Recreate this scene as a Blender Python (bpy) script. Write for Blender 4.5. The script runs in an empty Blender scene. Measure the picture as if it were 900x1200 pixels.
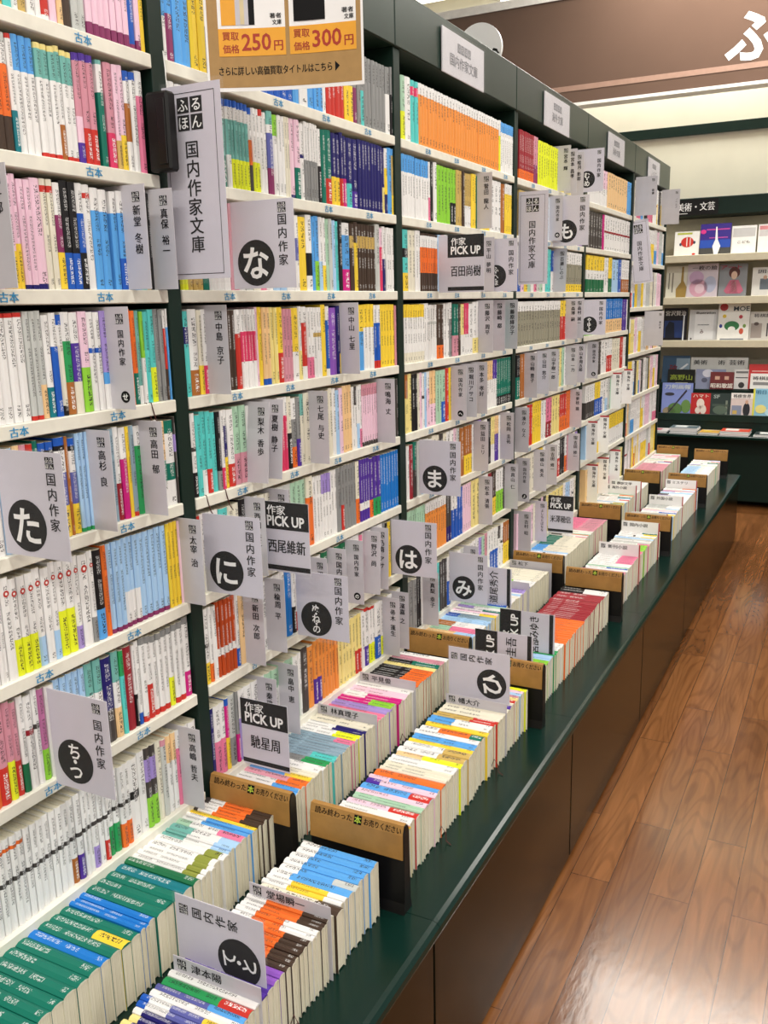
import bpy, math, random
from mathutils import Vector, Matrix
SC = bpy.context.scene
COL = SC.collection
PI = math.pi

# ------------------------------------------------------------------ camera, world, light, exposure
cam = bpy.data.objects.new('camera', bpy.data.cameras.new('camera'))
COL.objects.link(cam)
R_ = Vector((0.88933448, 0.45675327, -0.02146211)); U_ = Vector((-0.08339007, 0.20815879, 0.97453374)); F_ = Vector((-0.449589, 0.86489674, -0.22321148))
mw = Matrix((R_, U_, -F_)).transposed().to_4x4(); mw.translation = Vector((1.07552354, 0.0, 1.48688372))
cam.matrix_world = mw
cam.data.sensor_fit = 'VERTICAL'; cam.data.sensor_height = 36.0; cam.data.sensor_width = 27.0
cam.data.lens = 36.0 * 1063.917 / 1200.0
cam.data.clip_start = 0.02; cam.data.clip_end = 60
SC.camera = cam
world = bpy.data.worlds.new('store_light'); SC.world = world; world.use_nodes = True
world.node_tree.nodes['Background'].inputs[0].default_value = (1.0, 0.985, 0.95, 1)
world.node_tree.nodes['Background'].inputs[1].default_value = 0.34
SC.view_settings.view_transform = 'Standard'
try: SC.view_settings.look = 'None'
except Exception: pass
SC.view_settings.gamma = 1.0; SC.view_settings.use_curve_mapping = False
SC.view_settings.exposure = 0.14
CEIL = 3.9
LAMPS = [(1.3, -2.2), (1.3, 0.4), (1.5, 3.0), (0.6, 5.72), (3.6, 0.4), (3.6, 3.0), (3.6, -2.2), (0.4, 7.12), (0.6, 6.25), (-1.9, 7.12)]  # the pair beyond the fascia is added, out of sight, to brighten the back wall
LAMP_W = [84, 32, 42, 36, 44, 44, 62, 38, 36, 20]
for i, (lx, ly) in enumerate(LAMPS):
    ld = bpy.data.lights.new('lamp_light', 'AREA'); ld.shape = 'RECTANGLE'; ld.size = 2.3; ld.size_y = 0.34
    ld.energy = LAMP_W[i]; ld.color = (1.0, 0.97, 0.90)
    lo = bpy.data.objects.new('lamp_light', ld); COL.objects.link(lo); lo.location = (lx, ly, CEIL - 0.085)

# ------------------------------------------------------------------ helpers
def srgb(h):
    h = h.lstrip('#'); h = ''.join(c * 2 for c in h) if len(h) == 3 else h; c = [int(h[i:i + 2], 16) / 255 for i in (0, 2, 4)]
    return tuple(x / 12.92 if x <= 0.04045 else ((x + 0.055) / 1.055) ** 2.4 for x in c) + (1.0,)
def nodes(m):
    m.use_nodes = True; nt = m.node_tree
    return nt, nt.nodes['Principled BSDF']
def mat(name, hexc, rough=0.5, noise=0.06, scale=30, spec=0.5, metal=0.0, alpha=1.0, coat=0.0, emit=0.0, bump=0.0):
    m = bpy.data.materials.new(name); nt, p = nodes(m); c = srgb(hexc)
    tc = nt.nodes.new('ShaderNodeTexCoord'); nz = nt.nodes.new('ShaderNodeTexNoise'); nz.inputs['Scale'].default_value = scale; nz.inputs['Detail'].default_value = 3
    rp = nt.nodes.new('ShaderNodeValToRGB'); lo = [x * (1 - noise) for x in c[:3]]; hi = [min(1, x * (1 + noise)) for x in c[:3]]
    rp.color_ramp.elements[0].position = 0.3; rp.color_ramp.elements[1].position = 0.7
    rp.color_ramp.elements[0].color = (*lo, 1); rp.color_ramp.elements[1].color = (*hi, 1)
    nt.links.new(tc.outputs['Object'], nz.inputs['Vector']); nt.links.new(nz.outputs['Fac'], rp.inputs['Fac']); nt.links.new(rp.outputs['Color'], p.inputs['Base Color'])
    p.inputs['Roughness'].default_value = rough; p.inputs['Metallic'].default_value = metal
    p.inputs['Specular IOR Level'].default_value = spec; p.inputs['Coat Weight'].default_value = coat
    if alpha < 1: p.inputs['Alpha'].default_value = alpha
    if emit: 
        p.inputs['Emission Color'].default_value = c; p.inputs['Emission Strength'].default_value = emit
    if bump:
        bp = nt.nodes.new('ShaderNodeBump'); bp.inputs['Strength'].default_value = bump; bp.inputs['Distance'].default_value = 0.004
        nt.links.new(nz.outputs['Fac'], bp.inputs['Height']); nt.links.new(bp.outputs['Normal'], p.inputs['Normal'])
    return m
M = {}
def mk(key, *a, **k): M[key] = mat(key, *a, **k)
mk('green_post', '#0b231b', 0.5, spec=0.3); mk('green_header', '#1b2f27', 0.32, 0.04, 8, spec=0.28); mk('green_dark', '#0a241c', 0.5, spec=0.3); mk('green_counter', '#0a2620', 0.2, 0.05, 6, spec=0.3)
mk('shelf_white', '#e6e3d6', 0.5); mk('shelf_back', '#141a16', 0.7); mk('panel_brown', '#1e1b10', 0.2, 0.10, 5, spec=0.32); mk('gap_black', '#0a0908', 0.8)
mk('paper', '#cfccd8', 0.55, 0.02); mk('paper_white', '#f0efee', 0.5, 0.02); mk('paper_pale', '#c4c2c8', 0.5, 0.03); mk('ink', '#0b0a0c', 0.6, spec=0.2); mk('ink_white', '#f4f4f4', 0.6, 0.01); mk('ink_grey', '#7a7a80', 0.6)
mk('sleeve', '#ffffff', 0.06, 0.0, spec=0.4, alpha=0.03); mk('plastic_grey', '#c2bfc6', 0.4, 0.03); mk('edge_red', '#b0303a', 0.5)
mk('kraft', '#a67a3c', 0.6, 0.08, 40); mk('kraft_poster', '#a98550', 0.65, 0.06, 60); mk('black_plastic', '#100e0e', 0.4, spec=0.35); mk('silver', '#c8c8c4', 0.35, metal=0.2)
mk('orange_box', '#eaa52c', 0.6, 0.03); mk('price_red', '#a8321c', 0.6); mk('lime_ink', '#b8d040', 0.6); mk('sticker_blue', '#2f93c8', 0.5)
mk('cream_wall', '#e2dfcc', 0.7, 0.03, 4); mk('cream_shelf', '#cdc4aa', 0.55, 0.03); mk('white_trim', '#f2f0ea', 0.4); mk('fascia_brown', '#6c564a', 0.12, 0.03, 3, coat=0.6); mk('fascia_stripe', '#a88878', 0.3)
mk('ceiling', '#e9e6da', 0.8, 0.02, 3); mk('lamp_glow', '#fffaf0', 0.5, 0, emit=3.0); mk('lamp_case', '#e8e8e4', 0.4); mk('disc_white', '#f7f7f5', 0.4, 0.01); mk('ribbon', '#4a1c18', 0.6); mk('card_board', '#d8c8a0', 0.7)

M['ink_disc'] = M['ink_small'] = M['ink']
def book_material():
    m = bpy.data.materials.new('book_cover'); nt, p = nodes(m); N = nt.nodes; L = nt.links
    a = N.new('ShaderNodeAttribute'); a.attribute_name = 'Col'; b = N.new('ShaderNodeAttribute'); b.attribute_name = 'Ink'
    uv = N.new('ShaderNodeUVMap'); uv.uv_map = 'UVMap'
    nz = N.new('ShaderNodeTexNoise'); nz.noise_dimensions = '2D'; nz.inputs['Scale'].default_value = 3.4; nz.inputs['Detail'].default_value = 1.5
    L.new(uv.outputs[0], nz.inputs['Vector'])
    g = N.new('ShaderNodeMath'); g.operation = 'GREATER_THAN'; g.inputs[1].default_value = 0.505; L.new(nz.outputs['Fac'], g.inputs[0])
    sp = N.new('ShaderNodeSeparateXYZ'); L.new(uv.outputs[0], sp.inputs[0])
    fr = N.new('ShaderNodeMath'); fr.operation = 'FRACT'; L.new(sp.outputs[1], fr.inputs[0])
    g2 = N.new('ShaderNodeMath'); g2.operation = 'LESS_THAN'; g2.inputs[1].default_value = 0.84; L.new(fr.outputs[0], g2.inputs[0])
    m1 = N.new('ShaderNodeMath'); m1.operation = 'MULTIPLY'; L.new(g.outputs[0], m1.inputs[0]); L.new(g2.outputs[0], m1.inputs[1])
    m2 = N.new('ShaderNodeMath'); m2.operation = 'MULTIPLY'; L.new(m1.outputs[0], m2.inputs[0]); L.new(b.outputs['Alpha'], m2.inputs[1])
    mx = N.new('ShaderNodeMix'); mx.data_type = 'RGBA'; L.new(m2.outputs[0], mx.inputs['Factor']); L.new(a.outputs['Color'], mx.inputs['A']); L.new(b.outputs['Color'], mx.inputs['B'])
    L.new(mx.outputs['Result'], p.inputs['Base Color']); p.inputs['Roughness'].default_value = 0.45; p.inputs['Specular IOR Level'].default_value = 0.3
    return m
def page_material():
    m = bpy.data.materials.new('book_pages'); nt, p = nodes(m); N = nt.nodes; L = nt.links
    tc = N.new('ShaderNodeTexCoord'); w = N.new('ShaderNodeTexNoise'); w.inputs['Scale'].default_value = 1.0; w.inputs['Detail'].default_value = 2
    mp = N.new('ShaderNodeMapping'); mp.inputs['Scale'].default_value = (6, 1400, 6); L.new(tc.outputs['Object'], mp.inputs['Vector']); L.new(mp.outputs[0], w.inputs['Vector'])
    rp = N.new('ShaderNodeValToRGB'); rp.color_ramp.elements[0].color = srgb('#c9c1a6'); rp.color_ramp.elements[1].color = srgb('#efe9d6'); rp.color_ramp.elements[0].position = 0.3; rp.color_ramp.elements[1].position = 0.62
    L.new(w.outputs['Fac'], rp.inputs['Fac']); L.new(rp.outputs['Color'], p.inputs['Base Color']); p.inputs['Roughness'].default_value = 0.85
    return m
def floor_material():
    m = bpy.data.materials.new('wood_floor'); nt, p = nodes(m); N = nt.nodes; L = nt.links
    tc = N.new('ShaderNodeTexCoord'); mp = N.new('ShaderNodeMapping'); mp.inputs['Rotation'].default_value = (0, 0, PI / 2); mp.inputs['Location'].default_value = (0.42, 0.001, 0)
    L.new(tc.outputs['Object'], mp.inputs['Vector'])
    br = N.new('ShaderNodeTexBrick'); br.inputs['Scale'].default_value = 1.0; br.inputs['Brick Width'].default_value = 0.86; br.inputs['Row Height'].default_value = 0.1015
    br.inputs['Mortar Size'].default_value = 0.0011; br.inputs['Mortar Smooth'].default_value = 0.1; br.offset = 0.37; br.offset_frequency = 2; br.inputs['Bias'].default_value = 0.0
    br.inputs['Color1'].default_value = srgb('#704728'); br.inputs['Color2'].default_value = srgb('#885a34'); br.inputs['Mortar'].default_value = srgb('#4a2f1c')
    L.new(mp.outputs[0], br.inputs['Vector'])
    # grain, stretched along the planks, shifted from plank to plank
    gm = N.new('ShaderNodeMapping'); gm.inputs['Scale'].default_value = (26, 1.7, 1); L.new(tc.outputs['Object'], gm.inputs['Vector'])
    off = N.new('ShaderNodeVectorMath'); off.operation = 'MULTIPLY_ADD'; off.inputs[1].default_value = (90, 230, 50); L.new(br.outputs['Color'], off.inputs[0]); L.new(gm.outputs[0], off.inputs[2])
    nz = N.new('ShaderNodeTexNoise'); nz.inputs['Scale'].default_value = 1.0; nz.inputs['Detail'].default_value = 5; nz.inputs['Distortion'].default_value = 1.6; L.new(off.outputs[0], nz.inputs['Vector'])
    gm2 = N.new('ShaderNodeMapping'); gm2.inputs['Scale'].default_value = (8, 1.3, 1); L.new(tc.outputs['Object'], gm2.inputs['Vector'])
    off2 = N.new('ShaderNodeVectorMath'); off2.operation = 'MULTIPLY_ADD'; off2.inputs[1].default_value = (310, 170, 50); L.new(br.outputs['Color'], off2.inputs[0]); L.new(gm2.outputs[0], off2.inputs[2])
    cn = N.new('ShaderNodeTexNoise'); cn.inputs['Scale'].default_value = 1.0; cn.inputs['Detail'].default_value = 1; L.new(off2.outputs[0], cn.inputs['Vector'])
    cm = N.new('ShaderNodeMath'); cm.operation = 'MULTIPLY'; cm.inputs[1].default_value = 95.0; L.new(cn.outputs['Fac'], cm.inputs[0])
    wv = N.new('ShaderNodeMath'); wv.operation = 'SINE'; L.new(cm.outputs[0], wv.inputs[0])
    r1 = N.new('ShaderNodeValToRGB'); r1.color_ramp.elements[0].color = (0.62, 0.55, 0.48, 1); r1.color_ramp.elements[1].color = (1.12, 1.08, 1.04, 1); r1.color_ramp.elements[0].position = 0.3; r1.color_ramp.elements[1].position = 0.66
    L.new(nz.outputs['Fac'], r1.inputs['Fac'])
    r2 = N.new('ShaderNodeValToRGB'); r2.color_ramp.elements[0].color = (1.06, 1.05, 1.04, 1); r2.color_ramp.elements[1].color = (0.80, 0.76, 0.72, 1); r2.color_ramp.elements[0].position = 0.25; r2.color_ramp.elements[1].position = 1.0; L.new(wv.outputs[0], r2.inputs['Fac'])
    x1 = N.new('ShaderNodeMix'); x1.data_type = 'RGBA'; x1.blend_type = 'MULTIPLY'; x1.inputs['Factor'].default_value = 0.85; L.new(br.outputs['Color'], x1.inputs['A']); L.new(r1.outputs['Color'], x1.inputs['B'])
    x2 = N.new('ShaderNodeMix'); x2.data_type = 'RGBA'; x2.blend_type = 'MULTIPLY'; x2.inputs['Factor'].default_value = 0.8; L.new(x1.outputs['Result'], x2.inputs['A']); L.new(r2.outputs['Color'], x2.inputs['B'])
    L.new(x2.outputs['Result'], p.inputs['Base Color']); p.inputs['Roughness'].default_value = 0.15; p.inputs['Specular IOR Level'].default_value = 0.6
    bz = N.new('ShaderNodeTexNoise'); bz.inputs['Scale'].default_value = 1; bz.inputs['Detail'].default_value = 4; bm = N.new('ShaderNodeMapping'); bm.inputs['Scale'].default_value = (70, 22, 1); L.new(tc.outputs['Object'], bm.inputs['Vector']); L.new(bm.outputs[0], bz.inputs['Vector'])
    bp = N.new('ShaderNodeBump'); bp.inputs['Strength'].default_value = 0.045; bp.inputs['Distance'].default_value = 0.006; L.new(bz.outputs['Fac'], bp.inputs['Height']); L.new(bp.outputs['Normal'], p.inputs['Normal'])
    return m
M['book'] = book_material(); M['pages'] = page_material(); M['floor'] = floor_material()

def obj(name, verts, faces, m, parent=None, loc=None, rot=None):
    me = bpy.data.meshes.new(name); me.from_pydata(verts, [], faces); me.materials.append(m if not isinstance(m, str) else M[m]); me.update()
    o = bpy.data.objects.new(name, me); COL.objects.link(o)
    if parent: o.parent = parent
    if loc: o.location = loc
    if rot: o.rotation_euler = rot
    return o
def tag(o, label, cat, group=None, kind=None):
    if label: o['label'] = label
    if cat: o['category'] = cat
    if group: o['group'] = group
    if kind: o['kind'] = kind
    return o
def empty(name, loc): 
    o = bpy.data.objects.new(name, None); COL.objects.link(o); o.location = loc; o.empty_display_size = 0.05; return o
class MB:
    def __init__(s): s.v = []; s.f = []
    def box(s, x0, x1, y0, y1, z0, z1, b=0.0):
        n = len(s.v)
        if b <= 0:
            s.v += [(x, y, z) for z in (z0, z1) for x, y in ((x0, y0), (x1, y0), (x1, y1), (x0, y1))]
            s.f += [tuple(n + i for i in q) for q in ((3, 2, 1, 0), (4, 5, 6, 7), (0, 1, 5, 4), (1, 2, 6, 5), (2, 3, 7, 6), (3, 0, 4, 7))]
        else:   # chamfered box
            idx = {}
            for ix, x in enumerate((x0, x1)):
                for iy, y in enumerate((y0, y1)):
                    for iz, z in enumerate((z0, z1)):
                        sx, sy, sz = (1 - 2 * ix) * b, (1 - 2 * iy) * b, (1 - 2 * iz) * b
                        for k, q in enumerate(((x, y + sy, z + sz), (x + sx, y, z + sz), (x + sx, y + sy, z))):
                            idx[ix, iy, iz, k] = len(s.v); s.v.append(q)
            I = idx
            for ix in (0, 1): s.f.append((I[ix, 0, 0, 0], I[ix, 1, 0, 0], I[ix, 1, 1, 0], I[ix, 0, 1, 0]))
            for iy in (0, 1): s.f.append((I[0, iy, 0, 1], I[1, iy, 0, 1], I[1, iy, 1, 1], I[0, iy, 1, 1]))
            for iz in (0, 1): s.f.append((I[0, 0, iz, 2], I[1, 0, iz, 2], I[1, 1, iz, 2], I[0, 1, iz, 2]))
            for a in (0, 1):
                for c in (0, 1):
                    s.f.append((I[a, c, 0, 0], I[a, c, 0, 1], I[a, c, 1, 1], I[a, c, 1, 0]))
                    s.f.append((I[a, 0, c, 0], I[a, 0, c, 2], I[a, 1, c, 2], I[a, 1, c, 0]))
                    s.f.append((I[0, a, c, 1], I[0, a, c, 2], I[1, a, c, 2], I[1, a, c, 1]))
                    for d in (0, 1): s.f.append((I[a, c, d, 0], I[a, c, d, 1], I[a, c, d, 2]))
        return s
    def prism(s, prof, axis, a, b):   # prof: closed 2-D polygon, extruded along axis from a to b
        n = len(s.v); k = len(prof)
        def P(u, v, t): return {'x': (t, u, v), 'y': (u, t, v), 'z': (u, v, t)}[axis]
        s.v += [P(u, v, a) for u, v in prof] + [P(u, v, b) for u, v in prof]
        s.f += [tuple(n + i for i in range(k))[::-1], tuple(n + k + i for i in range(k))]
        s.f += [(n + i, n + (i + 1) % k, n + k + (i + 1) % k, n + k + i) for i in range(k)]
        return s
    def tube(s, pts, r, seg=6):
        n = len(s.v)
        for i, p in enumerate(pts):
            p = Vector(p); d = (Vector(pts[min(i + 1, len(pts) - 1)]) - Vector(pts[max(i - 1, 0)])).normalized()
            a = d.orthogonal().normalized(); b = d.cross(a)
            s.v += [tuple(p + r * (math.cos(t) * a + math.sin(t) * b)) for t in [2 * PI * j / seg for j in range(seg)]]
        for i in range(len(pts) - 1):
            for j in range(seg):
                s.f.append((n + i * seg + j, n + i * seg + (j + 1) % seg, n + (i + 1) * seg + (j + 1) % seg, n + (i + 1) * seg + j))
        s.f += [tuple(n + j for j in range(seg)), tuple(n + (len(pts) - 1) * seg + j for j in range(seg))[::-1]]
        return s
    def build(s, name, m, parent=None, loc=None): return obj(name, s.v, s.f, m, parent, loc)

# ---- lettering: outlines of the built-in font turned into flat polygons
_fc = bpy.data.curves.new('lettering_source', 'FONT'); _fo = bpy.data.objects.new('lettering_source', _fc); COL.objects.link(_fo)
_fc.resolution_u = 2
_gl = {}
def glyph(sx, bold):
    k = (sx, bold)
    if k not in _gl:
        _fc.body = sx; _fc.offset = bold; _fo.update_tag()
        dg = bpy.context.evaluated_depsgraph_get(); dg.update()
        me = bpy.data.meshes.new_from_object(_fo.evaluated_get(dg))
        vs = [(v.co.x, v.co.y) for v in me.vertices]; fs = [tuple(p.vertices) for p in me.polygons]
        bpy.data.meshes.remove(me)
        xs = [v[0] for v in vs] or [0, 1]; ys = [v[1] for v in vs] or [0, 1]
        _gl[k] = (vs, fs, min(xs), max(xs), min(ys), max(ys))
    return _gl[k]
class Decal:   # flat artwork in the plane of a surface: polygons (u, v) on thin successive layers
    def __init__(s): s.p = {}
    def _add(s, m, vs, fs, lay):
        V, Fc = s.p.setdefault(m, ([], [])); n = len(V)
        V += [(u, v, lay) for u, v in vs]; Fc += [tuple(n + i for i in f) for f in fs]
    def rect(s, m, u0, v0, u1, v1, lay=1): s._add(m, [(u0, v0), (u1, v0), (u1, v1), (u0, v1)], [(0, 1, 2, 3)], lay); return s
    def poly(s, m, pts, lay=1): s._add(m, pts, [tuple(range(len(pts)))], lay); return s
    def disc(s, m, cu, cv, r, lay=1, n=28, ry=None): return s.poly(m, [(cu + r * math.cos(2 * PI * i / n), cv + (ry or r) * math.sin(2 * PI * i / n)) for i in range(n)], lay)
    def ring(s, m, u0, v0, u1, v1, t, lay=1):
        return s.rect(m, u0, v0, u1, v0 + t, lay).rect(m, u0, v1 - t, u1, v1, lay).rect(m, u0, v0, u0 + t, v1, lay).rect(m, u1 - t, v0, u1, v1, lay)
    def text(s, m, t, cu, cv, size, lay=1, bold=0.0, vertical=False, pitch=1.0, fitw=None, rot=0.0):
        if vertical:
            st = [0.5 if ch in ' ・' else 1 for ch in t]; n = sum(st); i = 0
            for ch, q in zip(t, st):
                if ch != ' ': s.text(m, ch, cu, cv + (n / 2 - i - q / 2) * size * pitch, size, lay, bold)
                i += q
            return s
        kan = 0
        if bold > 0 and any(0x3400 < ord(c) < 0xa000 for c in t): kan = 0.016 + bold * 0.4; bold = 0.0
        vs, fs, x0, x1, y0, y1 = glyph(t, bold)
        k = size; kx = size if not fitw else fitw / max(x1 - x0, 1e-6)
        cx = (x0 + x1) / 2; cy = 0.38 if any(ord(c) > 0x2000 for c in t) else 0.36
        if len(t) == 1 and ord(t) > 0x2000: cx = 0.5 * (x0 + x1)
        c_, s_ = math.cos(rot), math.sin(rot); out = []
        for x, y in vs:
            a, b = (x - cx) * kx, (y - cy) * k; out.append((cu + a * c_ - b * s_, cv + a * s_ + b * c_))
        if kan:
            for dx, dy, dl in ((-kan, 0, 0), (kan, 0, .3), (0, kan * .6, .6)): s._add(m, [(u + dx * size, v + dy * size) for u, v in out], fs, lay + dl)
        else: s._add(m, out, fs, lay)
        return s
    def logo(s, cu, cv, w, m='ink', mw='ink_white', lay=1):   # four black squares with a white kana each
        q = w * 0.47
        for i, ch in enumerate('ふるほん'):
            x = cu + (-1 if i % 2 == 0 else 1) * w * 0.265; y = cv + (1 if i < 2 else -1) * w * 0.265
            s.rect(m, x - q / 2, y - q / 2, x + q / 2, y + q / 2, lay); s.text(mw, ch, x, y, q * 0.92, lay + 1, 0.012)
        return s
    def build(s, names, parent, O, EX, EY, N, eps=0.0004):
        out = []
        for m, (V, Fc) in s.p.items():
            vs = [tuple(O + EX * u + EY * v + N * (eps * l)) for u, v, l in V]
            out.append(obj(names.get(m, 'lettering'), vs, Fc, m, parent))
        return out
X, Y, Z = Vector((1, 0, 0)), Vector((0, 1, 0)), Vector((0, 0, 1))
def slab(name, m, parent, O, EX, EY, N, u0, v0, u1, v1, t, loc=None, b=0.0):   # a board u0..u1 x v0..v1 of thickness t behind the face plane
    mb = MB(); mb.box(u0, u1, v0, v1, -t, 0, b)
    vs = [tuple(O + EX * u + EY * v + N * w) for u, v, w in mb.v]
    return obj(name, vs, mb.f, m, parent, loc)
_ORD = ['zeroth', 'first', 'second', 'third', 'fourth', 'fifth', 'sixth', 'seventh', 'eighth', 'ninth', 'tenth', 'eleventh', 'twelfth', 'thirteenth', 'fourteenth', 'fifteenth', 'sixteenth', 'seventeenth', 'eighteenth', 'nineteenth']
def ordw(n):
    if n < 20: return _ORD[n]
    t = {2: 'twent', 3: 'thirt', 4: 'fort', 5: 'fift'}[n // 10]
    return t + 'ieth' if n % 10 == 0 else t + 'y-' + _ORD[n % 10]

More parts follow.
